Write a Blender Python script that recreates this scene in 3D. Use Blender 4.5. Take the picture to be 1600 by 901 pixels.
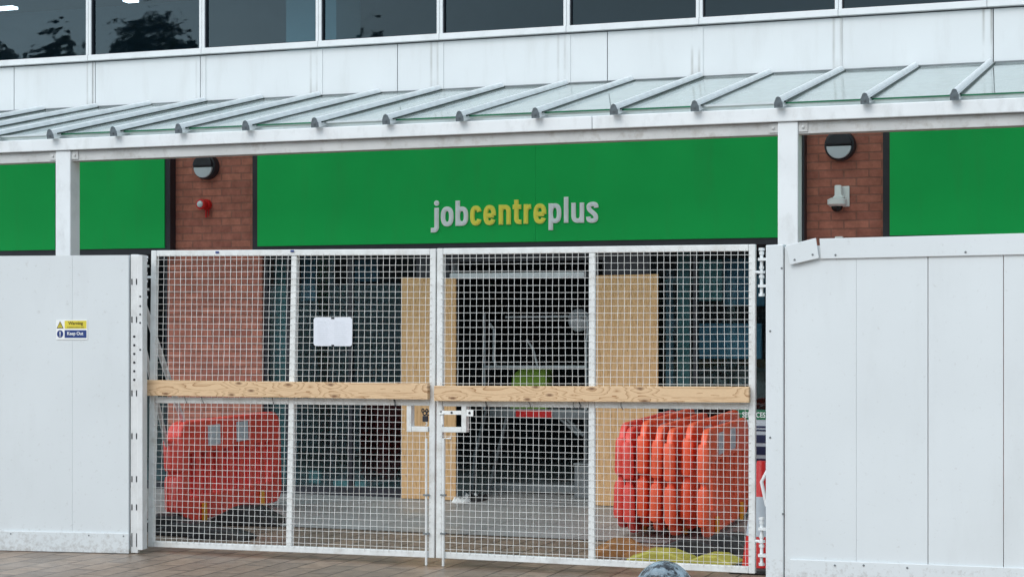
import bpy, math, random
from math import sin, cos, radians, pi, atan2, hypot
from mathutils import Vector, Matrix
random.seed(7)
for o in list(bpy.data.objects): bpy.data.objects.remove(o)
sc = bpy.context.scene
col = sc.collection

# ------------------------------------------------------------ camera, sky, light, exposure
FPX, HY, EYE = 2800.0, 506.0, 1.7           # focal length in photo pixels, horizon row, eye height
TH = radians(20.47)
cam = bpy.data.cameras.new('camera'); co = bpy.data.objects.new('camera', cam); col.objects.link(co)
cam.sensor_width = 36; cam.lens = FPX / 1600 * 36
cam.shift_y = (HY - 450.5) / 1600
cam.clip_end = 2000; cam.clip_start = 0.05
co.location = (0, 0, EYE); co.rotation_euler = (pi / 2, 0, TH)
sc.camera = co
w = bpy.data.worlds.new('World'); sc.world = w; w.use_nodes = True
nt = w.node_tree; nt.nodes.clear()
wo = nt.nodes.new('ShaderNodeOutputWorld'); bg = nt.nodes.new('ShaderNodeBackground')
sky = nt.nodes.new('ShaderNodeTexSky'); sky.sky_type = 'NISHITA'; sky.sun_disc = False
sky.sun_elevation = radians(40); sky.sun_rotation = radians(194); sky.dust_density = 3; sky.air_density = 1.2
tc = nt.nodes.new('ShaderNodeTexCoord'); mp = nt.nodes.new('ShaderNodeMapping'); mp.inputs['Scale'].default_value = (1, 1, 3.2)
nz = nt.nodes.new('ShaderNodeTexNoise'); nz.inputs['Scale'].default_value = 1.6; nz.inputs['Detail'].default_value = 7
nz.inputs['Roughness'].default_value = .58
cr = nt.nodes.new('ShaderNodeValToRGB')
cr.color_ramp.elements[0].position = .3; cr.color_ramp.elements[0].color = (5.1, 6.2, 7.15, 1)
cr.color_ramp.elements[1].position = .72; cr.color_ramp.elements[1].color = (8.2, 9.7, 10.85, 1)
mx = nt.nodes.new('ShaderNodeMixRGB'); mx.inputs[0].default_value = .86
L = nt.links.new
L(tc.outputs['Generated'], mp.inputs[0]); L(mp.outputs[0], nz.inputs['Vector']); L(nz.outputs[0], cr.inputs[0])
L(sky.outputs[0], mx.inputs[1]); L(cr.outputs[0], mx.inputs[2]); sxw = nt.nodes.new('ShaderNodeSeparateXYZ'); L(tc.outputs['Generated'], sxw.inputs[0])
mrw = nt.nodes.new('ShaderNodeMapRange'); mrw.interpolation_type = 'SMOOTHSTEP'
for k_, v_ in (('From Min', -.6), ('From Max', -.30), ('To Min', 1.75), ('To Max', .90)): mrw.inputs[k_].default_value = v_
L(sxw.outputs[0], mrw.inputs['Value']); scw = nt.nodes.new('ShaderNodeVectorMath'); scw.operation = 'SCALE'
L(mx.outputs[0], scw.inputs[0]); L(mrw.outputs[0], scw.inputs['Scale']); L(scw.outputs[0], bg.inputs[0]); L(bg.outputs[0], wo.inputs[0])
bg.inputs[1].default_value = .125
sun = bpy.data.lights.new('sun', 'SUN'); sun.energy = 1.05; sun.angle = radians(35); sun.color = (1, .985, .96)
so = bpy.data.objects.new('sun', sun); col.objects.link(so); so.rotation_euler = (radians(50), 0, radians(-14))
sc.view_settings.view_transform = 'Standard'; sc.view_settings.look = 'None'
sc.view_settings.exposure = 0.25; sc.view_settings.gamma = 1; sc.view_settings.use_curve_mapping = False

# ------------------------------------------------------------ helpers
def ray(px):
    u = px - 800; return -sin(TH) * FPX + cos(TH) * u, cos(TH) * FPX + sin(TH) * u
def at(px, py, Y):                      # point on the plane y = Y
    a, b = ray(px); t = Y / b
    return a * t, EYE + (HY - py) * t
def atX(px, Y): return at(px, 0, Y)[0]
def zat(px, py, Y): return at(px, py, Y)[1]

class MB:
    def __init__(s): s.v = []; s.f = []; s.m = []; s.cur = 0
    def add(s, vs, fs):
        n = len(s.v); s.v += [tuple(p) for p in vs]; s.f += [tuple(i + n for i in f) for f in fs]; s.m += [s.cur] * len(fs); return s
    def box(s, x0, x1, y0, y1, z0, z1):
        return s.add([(x0,y0,z0),(x1,y0,z0),(x1,y1,z0),(x0,y1,z0),(x0,y0,z1),(x1,y0,z1),(x1,y1,z1),(x0,y1,z1)],
                     [(0,3,2,1),(4,5,6,7),(0,1,5,4),(1,2,6,5),(2,3,7,6),(3,0,4,7)])
    def prism(s, pts, y0, y1):          # pts (x,z) outline seen from -y
        n = len(pts)
        a = sum(pts[i][0]*pts[(i+1)%n][1]-pts[(i+1)%n][0]*pts[i][1] for i in range(n))
        if a < 0: pts = pts[::-1]
        vs = [(x,y0,z) for x,z in pts] + [(x,y1,z) for x,z in pts]
        return s.add(vs, [tuple(range(n)), tuple(range(2*n-1,n-1,-1))] + [(i, i+n, (i+1)%n+n, (i+1)%n) for i in range(n)])
    def prismz(s, pts, z0, z1):         # pts (x,y) outline
        n = len(pts)
        a = sum(pts[i][0]*pts[(i+1)%n][1]-pts[(i+1)%n][0]*pts[i][1] for i in range(n))
        if a < 0: pts = pts[::-1]
        vs = [(x,y,z0) for x,y in pts] + [(x,y,z1) for x,y in pts]
        return s.add(vs, [tuple(range(n-1,-1,-1)), tuple(range(n,2*n))] + [(i, (i+1)%n, (i+1)%n+n, i+n) for i in range(n)])
    def bar(s, p, q, wd, y0, y1):       # flat bar in the xz plane from p to q
        dx, dz = q[0]-p[0], q[1]-p[1]; l = hypot(dx, dz); nx, nz_ = -dz/l*wd/2, dx/l*wd/2
        return s.prism([(p[0]+nx,p[1]+nz_),(p[0]-nx,p[1]-nz_),(q[0]-nx,q[1]-nz_),(q[0]+nx,q[1]+nz_)], y0, y1)
    def tube(s, pts, r, n=8, cap=True):
        pts = [Vector(p) for p in pts]; rs = r if isinstance(r, (list, tuple)) else [r]*len(pts)
        vs = []; N = len(pts)
        up = None
        for i, p in enumerate(pts):
            d = (pts[min(i+1,N-1)] - pts[max(i-1,0)]).normalized()
            if up is None: up = Vector((0,0,1)) if abs(d.z) < .9 else Vector((0,1,0))
            a = d.cross(up)
            if a.length < 1e-4: a = d.cross(Vector((1,0,0)))
            a.normalize(); b = a.cross(d).normalized(); up = b
            for k in range(n):
                t = 2*pi*(k+.5)/n; vs.append(p + (a*cos(t) + b*sin(t))*rs[i])
        fs = [(i*n+k, i*n+(k+1)%n, (i+1)*n+(k+1)%n, (i+1)*n+k) for i in range(N-1) for k in range(n)]
        if cap: fs += [tuple(range(n-1,-1,-1)), tuple(range((N-1)*n, N*n))]
        return s.add(vs, fs)
    def lathe(s, prof, c=(0,0,0), axis='z', n=32, cap=True):   # prof (r, h)
        vs = []
        for r, h in prof:
            for k in range(n):
                t = 2*pi*k/n
                if axis == 'z': vs.append((c[0]+r*cos(t), c[1]+r*sin(t), c[2]+h))
                else: vs.append((c[0]+r*cos(t), c[1]-h, c[2]+r*sin(t)))   # axis towards -y
        fs = [(i*n+k, i*n+(k+1)%n, (i+1)*n+(k+1)%n, (i+1)*n+k) for i in range(len(prof)-1) for k in range(n)]
        if cap: fs += [tuple(range(n-1,-1,-1)), tuple(range((len(prof)-1)*n, len(prof)*n))]
        return s.add(vs, fs)
    def build(s, name, mat, parent=None, local=False, smooth=False, bevel=0, seg=2):
        me = bpy.data.meshes.new(name)
        off = Vector((0,0,0))
        if parent is None and not local:
            xs = [v[0] for v in s.v]; ys = [v[1] for v in s.v]; zs = [v[2] for v in s.v]
            off = Vector(((min(xs)+max(xs))/2, (min(ys)+max(ys))/2, min(zs)))
        elif parent is not None and not local:
            q = parent
            while q: off += q.location; q = q.parent
        me.from_pydata([tuple(Vector(v)-off) for v in s.v], [], s.f)
        for m in (mat if isinstance(mat, (list, tuple)) else [mat]): me.materials.append(m)
        me.polygons.foreach_set('material_index', s.m)
        if smooth:
            me.polygons.foreach_set('use_smooth', [True]*len(s.f))
        me.update()
        o = bpy.data.objects.new(name, me); col.objects.link(o)
        if smooth: me.set_sharp_from_angle(angle=radians(40))
        if parent is None:
            if not local: o.location = off
        else: o.parent = parent
        if bevel:
            b = o.modifiers.new('bevel', 'BEVEL'); b.width = bevel; b.segments = seg; b.limit_method = 'ANGLE'; b.angle_limit = radians(40)
        return o
def tag(o, label=None, cat=None, group=None, kind=None):
    if label: o['label'] = label
    if cat: o['category'] = cat
    if group: o['group'] = group
    if kind: o['kind'] = kind
    return o
def thing(name, loc, label, cat, group=None, rz=0, rot=None):
    o = bpy.data.objects.new(name, None); col.objects.link(o); o.location = loc
    o.rotation_euler = rot or (0,0,rz); o.empty_display_size = .1
    return tag(o, label, cat, group)
def dup(o, parent=None):
    c = o.copy(); col.objects.link(c); c.parent = parent
    for ch in o.children: dup(ch, c)
    return c

# ------------------------------------------------------------ materials
def mat(name, rgb, rough=.5, metal=0, var=.08, scale=6, bump=0, bscale=60, stretch=(1,1,1), dirt=None, dirtamt=0, dscale=3, dlo=.52, dhi=.8, dstretch=(1,1,1), spec=.5, coat=0, trans=0):
    m = bpy.data.materials.new(name); m.use_nodes = True; t = m.node_tree; p = t.nodes['Principled BSDF']; l = t.links.new
    p.inputs['Roughness'].default_value = rough; p.inputs['Metallic'].default_value = metal
    p.inputs['Specular IOR Level'].default_value = spec; p.inputs['Coat Weight'].default_value = coat
    p.inputs['Transmission Weight'].default_value = trans
    c = t.nodes.new('ShaderNodeTexCoord'); mpn = t.nodes.new('ShaderNodeMapping'); mpn.inputs['Scale'].default_value = stretch
    l(c.outputs['Object'], mpn.inputs[0])
    n = t.nodes.new('ShaderNodeTexNoise'); n.inputs['Scale'].default_value = scale; n.inputs['Detail'].default_value = 6
    l(mpn.outputs[0], n.inputs['Vector'])
    r = t.nodes.new('ShaderNodeValToRGB')
    r.color_ramp.elements[0].position = .3; r.color_ramp.elements[1].position = .7
    r.color_ramp.elements[0].color = tuple(x*(1-var) for x in rgb) + (1,)
    r.color_ramp.elements[1].color = tuple(min(1, x*(1+var)) for x in rgb) + (1,)
    l(n.outputs[0], r.inputs[0]); out = r.outputs[0]
    if dirt:
        mp2 = t.nodes.new('ShaderNodeMapping'); mp2.inputs['Scale'].default_value = dstretch; l(c.outputs['Object'], mp2.inputs[0])
        n2 = t.nodes.new('ShaderNodeTexNoise'); n2.inputs['Scale'].default_value = dscale; n2.inputs['Detail'].default_value = 8; n2.inputs['Roughness'].default_value = .65
        l(mp2.outputs[0], n2.inputs['Vector'])
        r2 = t.nodes.new('ShaderNodeValToRGB'); r2.color_ramp.elements[0].position = dlo; r2.color_ramp.elements[1].position = dhi
        r2.color_ramp.elements[0].color = (0,0,0,1); r2.color_ramp.elements[1].color = (dirtamt,)*3 + (1,)
        l(n2.outputs[0], r2.inputs[0])
        mm = t.nodes.new('ShaderNodeMixRGB'); l(r2.outputs[0], mm.inputs[0]); l(out, mm.inputs[1]); mm.inputs[2].default_value = tuple(dirt)+(1,)
        out = mm.outputs[0]
    l(out, p.inputs['Base Color'])
    rr = t.nodes.new('ShaderNodeMapRange'); rr.inputs['To Min'].default_value = max(.02, rough-.07); rr.inputs['To Max'].default_value = min(1, rough+.1)
    l(n.outputs[0], rr.inputs['Value']); l(rr.outputs[0], p.inputs['Roughness'])
    if bump:
        n3 = t.nodes.new('ShaderNodeTexNoise'); n3.inputs['Scale'].default_value = bscale; n3.inputs['Detail'].default_value = 4
        l(mpn.outputs[0], n3.inputs['Vector'])
        b = t.nodes.new('ShaderNodeBump'); b.inputs['Distance'].default_value = bump; l(n3.outputs[0], b.inputs['Height']); l(b.outputs[0], p.inputs['Normal'])
    return m
def emit(name, rgb, s):
    m = bpy.data.materials.new(name); m.use_nodes = True; p = m.node_tree.nodes['Principled BSDF']
    p.inputs['Base Color'].default_value = tuple(rgb)+(1,); p.inputs['Emission Color'].default_value = tuple(rgb)+(1,); p.inputs['Emission Strength'].default_value = s
    return m
def brickmat(name, c1, c2, mortar, bw, bh, ms, axes='xz', bumpd=.004, rough=.85, offset=.5, noise=.25, rot=0, wet=None):
    m = bpy.data.materials.new(name); m.use_nodes = True; t = m.node_tree; p = t.nodes['Principled BSDF']; l = t.links.new
    g = t.nodes.new('ShaderNodeNewGeometry'); s = t.nodes.new('ShaderNodeSeparateXYZ'); l(g.outputs['Position'], s.inputs[0])
    cb = t.nodes.new('ShaderNodeCombineXYZ')
    l(s.outputs[0], cb.inputs[0]); l(s.outputs[2 if axes == 'xz' else 1], cb.inputs[1])
    mpn = t.nodes.new('ShaderNodeMapping'); mpn.inputs['Rotation'].default_value = (0,0,rot); l(cb.outputs[0], mpn.inputs[0])
    wn = t.nodes.new('ShaderNodeTexNoise'); wn.inputs['Scale'].default_value = 5; l(cb.outputs[0], wn.inputs['Vector'])
    wv = t.nodes.new('ShaderNodeVectorMath'); wv.operation = 'SCALE'; wv.inputs['Scale'].default_value = .006; l(wn.outputs['Color'], wv.inputs[0])
    wa = t.nodes.new('ShaderNodeVectorMath'); l(mpn.outputs[0], wa.inputs[0]); l(wv.outputs[0], wa.inputs[1])
    b = t.nodes.new('ShaderNodeTexBrick'); b.offset = offset
    b.inputs['Scale'].default_value = 1; b.inputs['Brick Width'].default_value = bw; b.inputs['Row Height'].default_value = bh
    b.inputs['Mortar Size'].default_value = ms; b.inputs['Mortar Smooth'].default_value = .3; b.inputs['Bias'].default_value = 0
    b.inputs['Color1'].default_value = tuple(c1)+(1,); b.inputs['Color2'].default_value = tuple(c2)+(1,); b.inputs['Mortar'].default_value = tuple(mortar)+(1,)
    l(wa.outputs[0], b.inputs['Vector'])
    n = t.nodes.new('ShaderNodeTexNoise'); n.inputs['Scale'].default_value = 9; n.inputs['Detail'].default_value = 9; n.inputs['Roughness'].default_value = .7; l(cb.outputs[0], n.inputs['Vector'])
    hs = t.nodes.new('ShaderNodeMapRange'); hs.inputs['From Min'].default_value = .3; hs.inputs['From Max'].default_value = .7
    hs.inputs['To Min'].default_value = 1-noise; hs.inputs['To Max'].default_value = 1+noise; l(n.outputs[0], hs.inputs['Value'])
    mm = t.nodes.new('ShaderNodeVectorMath'); mm.operation = 'SCALE'; l(b.outputs['Color'], mm.inputs[0]); l(hs.outputs[0], mm.inputs['Scale'])
    l(mm.outputs[0], p.inputs['Base Color'])
    p.inputs['Roughness'].default_value = rough; p.inputs['Specular IOR Level'].default_value = .5 if wet else .2
    if wet:
        n5 = t.nodes.new('ShaderNodeTexNoise'); n5.inputs['Scale'].default_value = .9; n5.inputs['Detail'].default_value = 5; l(cb.outputs[0], n5.inputs['Vector'])
        r5 = t.nodes.new('ShaderNodeMapRange'); r5.inputs['From Min'].default_value = .35; r5.inputs['From Max'].default_value = .65
        r5.inputs['To Min'].default_value = wet; r5.inputs['To Max'].default_value = rough; l(n5.outputs[0], r5.inputs['Value']); l(r5.outputs[0], p.inputs['Roughness'])
    mh = t.nodes.new('ShaderNodeMath'); mh.operation = 'SUBTRACT'
    n6 = t.nodes.new('ShaderNodeTexNoise'); n6.inputs['Scale'].default_value = 90; n6.inputs['Detail'].default_value = 5; l(cb.outputs[0], n6.inputs['Vector'])
    m6 = t.nodes.new('ShaderNodeMath'); m6.operation = 'MULTIPLY'; m6.inputs[1].default_value = .5; l(n6.outputs[0], m6.inputs[0])
    l(m6.outputs[0], mh.inputs[0]); l(b.outputs['Fac'], mh.inputs[1])
    bp = t.nodes.new('ShaderNodeBump'); bp.inputs['Distance'].default_value = bumpd; l(mh.outputs[0], bp.inputs['Height']); l(bp.outputs[0], p.inputs['Normal'])
    return m
def glassmat(name, tint, refl, rough=.0, wob=0, wscale=1.2, base=.04):
    m = bpy.data.materials.new(name); m.use_nodes = True; t = m.node_tree; t.nodes.clear(); l = t.links.new
    o = t.nodes.new('ShaderNodeOutputMaterial'); mxs = t.nodes.new('ShaderNodeMixShader')
    tr = t.nodes.new('ShaderNodeBsdfTransparent'); tr.inputs[0].default_value = tuple(tint)+(1,)
    gl = t.nodes.new('ShaderNodeBsdfGlossy'); gl.inputs['Roughness'].default_value = rough; gl.inputs[0].default_value = tuple(refl)+(1,)
    fr = t.nodes.new('ShaderNodeFresnel'); fr.inputs[0].default_value = 1.5
    gb = t.nodes.new('ShaderNodeNewGeometry'); mr = t.nodes.new('ShaderNodeMapRange'); mr.inputs['To Min'].default_value = 1.5; mr.inputs['To Max'].default_value = 1/1.5
    l(gb.outputs['Backfacing'], mr.inputs['Value']); l(mr.outputs[0], fr.inputs[0])
    ad = t.nodes.new('ShaderNodeMath'); ad.operation = 'ADD'; ad.use_clamp = True; ad.inputs[1].default_value = base
    l(fr.outputs[0], ad.inputs[0]); l(ad.outputs[0], mxs.inputs[0]); l(tr.outputs[0], mxs.inputs[1]); l(gl.outputs[0], mxs.inputs[2]); l(mxs.outputs[0], o.inputs[0])
    if wob:
        g = t.nodes.new('ShaderNodeNewGeometry'); n = t.nodes.new('ShaderNodeTexNoise'); n.inputs['Scale'].default_value = wscale; n.inputs['Detail'].default_value = 3
        mq = t.nodes.new('ShaderNodeMapping'); mq.inputs['Scale'].default_value = (1,1,1.6); l(g.outputs['Position'], mq.inputs[0]); l(mq.outputs[0], n.inputs['Vector'])
        b = t.nodes.new('ShaderNodeBump'); b.inputs['Distance'].default_value = wob; l(n.outputs[0], b.inputs['Height']); l(b.outputs[0], gl.inputs['Normal'])
    return m
def woodmat(name, light, dark, knot=True, gscale=1.0):
    m = bpy.data.materials.new(name); m.use_nodes = True; t = m.node_tree; p = t.nodes['Principled BSDF']; l = t.links.new
    c = t.nodes.new('ShaderNodeTexCoord'); mpn = t.nodes.new('ShaderNodeMapping')
    mpn.inputs['Scale'].default_value = (.9, 1, 9) if knot else (9, 1, .7); l(c.outputs['Object'], mpn.inputs[0])
    n = t.nodes.new('ShaderNodeTexNoise'); n.inputs['Scale'].default_value = 1.7*gscale; n.inputs['Detail'].default_value = 2.5; n.inputs['Distortion'].default_value = .6; l(mpn.outputs[0], n.inputs['Vector'])
    k = t.nodes.new('ShaderNodeMath'); k.operation = 'MULTIPLY'; k.inputs[1].default_value = 6.5 if knot else 7; l(n.outputs[0], k.inputs[0])
    f = t.nodes.new('ShaderNodeMath'); f.operation = 'FRACT'; l(k.outputs[0], f.inputs[0])
    r = t.nodes.new('ShaderNodeValToRGB'); e = r.color_ramp
    e.elements[0].position = 0; e.elements[0].color = tuple(dark)+(1,); e.elements[1].position = 1; e.elements[1].color = tuple(light)+(1,)
    x = e.elements.new(.12); x.color = tuple((a*.35+b*.65) for a,b in zip(dark,light))+(1,)
    x = e.elements.new(.45); x.color = tuple(light)+(1,)
    l(f.outputs[0], r.inputs[0]); out = r.outputs[0]
    n2 = t.nodes.new('ShaderNodeTexNoise'); n2.inputs['Scale'].default_value = 40; n2.inputs['Detail'].default_value = 4; l(mpn.outputs[0], n2.inputs['Vector'])
    h = t.nodes.new('ShaderNodeMapRange'); h.inputs['To Min'].default_value = .82; h.inputs['To Max'].default_value = 1.15; l(n2.outputs[0], h.inputs['Value'])
    sm = t.nodes.new('ShaderNodeVectorMath'); sm.operation = 'SCALE'; l(out, sm.inputs[0]); l(h.outputs[0], sm.inputs['Scale']); out = sm.outputs[0]
    if knot:
        m3 = t.nodes.new('ShaderNodeMapping'); m3.inputs['Scale'].default_value = (3.3, 0, 12); l(c.outputs['Object'], m3.inputs[0])
        v = t.nodes.new('ShaderNodeTexVoronoi'); v.inputs['Scale'].default_value = 1; v.voronoi_dimensions = '2D'
        s3 = t.nodes.new('ShaderNodeSeparateXYZ'); l(c.outputs['Object'], s3.inputs[0]); c3 = t.nodes.new('ShaderNodeCombineXYZ')
        q1 = t.nodes.new('ShaderNodeMath'); q1.operation = 'MULTIPLY'; q1.inputs[1].default_value = 3.0; l(s3.outputs[0], q1.inputs[0]); l(q1.outputs[0], c3.inputs[0])
        q2 = t.nodes.new('ShaderNodeMath'); q2.operation = 'MULTIPLY'; q2.inputs[1].default_value = 8; l(s3.outputs[2], q2.inputs[0]); l(q2.outputs[0], c3.inputs[1])
        l(c3.outputs[0], v.inputs['Vector'])
        hr = t.nodes.new('ShaderNodeMapRange'); hr.inputs['From Max'].default_value = .55; hr.inputs['To Min'].default_value = 2.6; hr.inputs['To Max'].default_value = 0; hr.interpolation_type = 'SMOOTHSTEP'
        l(v.outputs['Distance'], hr.inputs['Value']); ka = t.nodes.new('ShaderNodeMath'); l(k.outputs[0], ka.inputs[0]); l(hr.outputs[0], ka.inputs[1]); l(ka.outputs[0], f.inputs[0])
        rv = t.nodes.new('ShaderNodeValToRGB'); rv.color_ramp.elements[0].position = .03; rv.color_ramp.elements[0].color = (.9,)*3+(1,); rv.color_ramp.elements[1].position = .11; rv.color_ramp.elements[1].color = (0,0,0,1)
        l(v.outputs['Distance'], rv.inputs[0])
        mk = t.nodes.new('ShaderNodeMixRGB'); mk.inputs[2].default_value = (.16,.07,.03,1); l(rv.outputs[0], mk.inputs[0]); l(out, mk.inputs[1]); out = mk.outputs[0]
    l(out, p.inputs['Base Color']); p.inputs['Roughness'].default_value = .75
    return m

M = {}
M['white'] = mat('white_cladding', (.70,.725,.735), .38, var=.025, scale=1.5, dirt=(.42,.41,.38), dirtamt=.28, dscale=2.2, dstretch=(2.2,1,.35), bump=.0006, bscale=2)
M['hoard'] = mat('hoarding_sheet', (.71,.745,.76), .42, var=.03, scale=1.2, dirt=(.45,.46,.45), dirtamt=.22, dscale=1.6, dstretch=(1.5,1,.4), bump=.0015, bscale=1.5)
def splash(m, z0):
    t = m.node_tree; l = t.links.new; p = t.nodes['Principled BSDF']; src = p.inputs['Base Color'].links[0].from_socket
    g = t.nodes.new('ShaderNodeNewGeometry'); sx = t.nodes.new('ShaderNodeSeparateXYZ'); l(g.outputs['Position'], sx.inputs[0])
    mr = t.nodes.new('ShaderNodeMapRange'); mr.inputs['From Min'].default_value = 0; mr.inputs['From Max'].default_value = z0; mr.inputs['To Min'].default_value = .62; mr.inputs['To Max'].default_value = .40; l(sx.outputs[2], mr.inputs['Value'])
    n = t.nodes.new('ShaderNodeTexNoise'); n.inputs['Scale'].default_value = 26; n.inputs['Detail'].default_value = 9; n.inputs['Roughness'].default_value = .7; l(g.outputs['Position'], n.inputs['Vector'])
    sb = t.nodes.new('ShaderNodeMath'); sb.operation = 'SUBTRACT'; l(mr.outputs[0], sb.inputs[0]); l(n.outputs[0], sb.inputs[1])
    ml = t.nodes.new('ShaderNodeMath'); ml.operation = 'MULTIPLY'; ml.use_clamp = True; ml.inputs[1].default_value = 4; l(sb.outputs[0], ml.inputs[0])
    m2 = t.nodes.new('ShaderNodeMath'); m2.operation = 'MULTIPLY'; m2.inputs[1].default_value = .5; l(ml.outputs[0], m2.inputs[0])
    x = t.nodes.new('ShaderNodeMixRGB'); x.inputs[2].default_value = (.26,.22,.18,1); l(m2.outputs[0], x.inputs[0]); l(src, x.inputs[1]); l(x.outputs[0], p.inputs['Base Color'])
splash(M['hoard'], .22)
M['steel_w'] = mat('white_steel', (.74,.75,.75), .4, var=.06, scale=9, dirt=(.33,.27,.2), dirtamt=.35, dscale=7)
M['gate_w'] = mat('galvanised_white_gate', (.74,.75,.74), .4, var=.08, scale=14, dirt=(.36,.30,.22), dirtamt=.4, dscale=9)
M['wire'] = mat('white_wire', (.80,.80,.78), .4, var=.10, scale=7, dirt=(.38,.27,.18), dirtamt=.55, dscale=11)
M['frame'] = mat('window_frame_white', (.74,.76,.77), .35, var=.03, dirt=(.3,.3,.28), dirtamt=.3, dscale=5)
M['alu'] = mat('aluminium_bar', (.84,.87,.88), .3, metal=.15, var=.08, scale=8)
M['seal'] = mat('dark_green_seal', (.02,.04,.035), .5, var=.2)
M['alu_end'] = mat('bar_end_cap', (.15,.18,.20), .5, metal=.2, var=.25, scale=40)
M['beam'] = mat('beam_white', (.80,.82,.83), .4, var=.04, scale=3, dirt=(.34,.33,.31), dirtamt=.4, dscale=4, dstretch=(1.5,1,.8))
M['beam_g'] = mat('beam_grey', (.58,.58,.57), .5, var=.1, scale=4, dirt=(.2,.15,.1), dirtamt=.6, dscale=10)
M['green'] = mat('green_fascia', (.012,.46,.098), .5, dirt=(.04,.30,.08), dirtamt=.3, dscale=1.6, dstretch=(3,1,.5), var=.04, scale=1.3, bump=.0012, bscale=1.2, spec=.12)
M['black'] = mat('black_trim', (.018,.02,.028), .4, var=.2)
M['rubber'] = mat('black_rubber', (.018,.018,.02), .6, var=.4, scale=12, bump=.003, bscale=30, dirt=(.12,.11,.09), dirtamt=.5, dscale=8)
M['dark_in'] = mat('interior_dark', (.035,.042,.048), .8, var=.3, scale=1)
M['up_in'] = mat('upper_interior', (.27,.40,.48), .8, var=.25, scale=.6)
M['teal'] = mat('pillar_and_reflection_teal', (.22,.36,.35), .6, var=.15, scale=1)  # upper pillar, and panels imitating reflections in the shopfront glass
M['blue_refl'] = mat('reflection_blue', (.12,.24,.34), .6, var=.2, scale=2)  # bluish reflections of the shopfront glass, put into panel colour
M['slab'] = brickmat('paving_slabs', (.36,.35,.34), (.30,.295,.285), (.17,.165,.16), .9, .6, .006, 'xy', .002, .6, .0, .14, wet=.35)
M['pavers'] = brickmat('block_pavers', (.28,.20,.145), (.20,.15,.115), (.075,.06,.048), .40, .20, .007, 'xy', .005, .55, .5, .35, rot=pi/2, wet=.28)
M['brick'] = brickmat('red_brick', (.50,.19,.135), (.38,.14,.105), (.33,.15,.115), .225, .075, .0075, 'xz', .004, .85, .5, .28)
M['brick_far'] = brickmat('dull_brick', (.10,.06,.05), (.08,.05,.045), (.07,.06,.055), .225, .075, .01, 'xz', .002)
M['upglass'] = glassmat('upper_glass', (.42,.56,.65), (.72,.92,1), .025, .0035, 1.5, .012)
M['gfglass'] = glassmat('ground_glass', (.46,.66,.70), (.6,.9,1), 0, .003, 1.2, .05)
M['roofglass'] = glassmat('canopy_glass', (.88,.94,.92), (.93,.97,.97), .06, .0006, 3, .10)
rg = M['roofglass'].node_tree; out_ = [n for n in rg.nodes if n.type == 'OUTPUT_MATERIAL'][0]; srf = out_.inputs[0].links[0].from_socket
dn = rg.nodes.new('ShaderNodeBsdfDiffuse'); dn.inputs[0].default_value = (.52,.56,.55,1); mz = rg.nodes.new('ShaderNodeMixShader')
gz = rg.nodes.new('ShaderNodeNewGeometry'); nzz = rg.nodes.new('ShaderNodeTexNoise'); nzz.inputs['Scale'].default_value = 2.4; nzz.inputs['Detail'].default_value = 9; rg.links.new(gz.outputs['Position'], nzz.inputs['Vector'])
mzz = rg.nodes.new('ShaderNodeMapRange'); mzz.inputs['From Min'].default_value = .35; mzz.inputs['From Max'].default_value = .75; mzz.inputs['To Min'].default_value = .08; mzz.inputs['To Max'].default_value = .42
rg.links.new(nzz.outputs[0], mzz.inputs['Value']); rg.links.new(mzz.outputs[0], mz.inputs[0]); rg.links.new(srf, mz.inputs[1]); rg.links.new(dn.outputs[0], mz.inputs[2]); rg.links.new(mz.outputs[0], out_.inputs[0])
M['glassedge'] = mat('green_glass_edge', (.010,.12,.055), .2, var=.2)
M['lumber'] = woodmat('pine_board', (.72,.50,.30), (.34,.16,.06))
M['ply'] = woodmat('plywood', (.70,.44,.215), (.44,.25,.10), knot=False, gscale=1.3)
M['orange'] = mat('red_orange_plastic', (.78,.075,.055), .42, var=.12, scale=5, dirt=(.30,.05,.04), dirtamt=.5, dscale=6, bump=.002, bscale=8)
M['orange2'] = mat('orange_plastic', (.86,.115,.045), .42, var=.12, scale=5, dirt=(.36,.08,.05), dirtamt=.5, dscale=6, bump=.002, bscale=8)
M['reflect'] = mat('grey_reflector', (.50,.56,.62), .3, var=.05)
M['yellow'] = mat('yellow_plastic', (.42,.38,.06), .5, var=.2, scale=10, dirt=(.15,.12,.04), dirtamt=.6, dscale=7)
M['ochre'] = mat('ochre_rubber', (.30,.13,.04), .6, var=.3, scale=10, dirt=(.1,.06,.03), dirtamt=.6, dscale=7)
M['clip'] = mat('orange_yellow_clip', (.80,.38,.03), .5, var=.1)
M['white_p'] = mat('white_plastic', (.90,.91,.90), .35, var=.02)
M['paper'] = mat('paper', (.74,.76,.82), .5, var=.03)
M['ink'] = mat('grey_ink', (.62,.65,.70), .6)
M['red'] = mat('red_plastic', (.62,.015,.015), .35, var=.06)
M['let_w'] = mat('letter_white', (.95,.97,.97), .35, var=.02)
M['let_wf'] = mat('letter_white_face', (.86,.91,.94), .35, var=.03)
M['let_y'] = mat('letter_yellow', (.92,.88,.16), .35, var=.02)
M['let_yf'] = mat('letter_yellow_face', (.95,.86,.10), .35, var=.03)
M['sign_y'] = mat('sign_yellow', (.75,.62,.06), .4); M['sign_b'] = mat('sign_blue', (.02,.05,.2), .4)
M['olive'] = mat('sign_dark_olive', (.12,.09,.01), .5)
M['diff'] = mat('lamp_diffuser', (.55,.60,.65), .3, var=.03)
M['darkglass'] = mat('dark_dome', (.01,.01,.012), .08)
M['grey'] = mat('grey_metal', (.20,.22,.23), .45, metal=.4, var=.2)
M['pale'] = mat('pale_metal', (.62,.66,.68), .35, metal=.2, var=.1)
M['lime'] = mat('lime_fabric', (.17,.30,.03), .8, var=.15)
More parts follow.
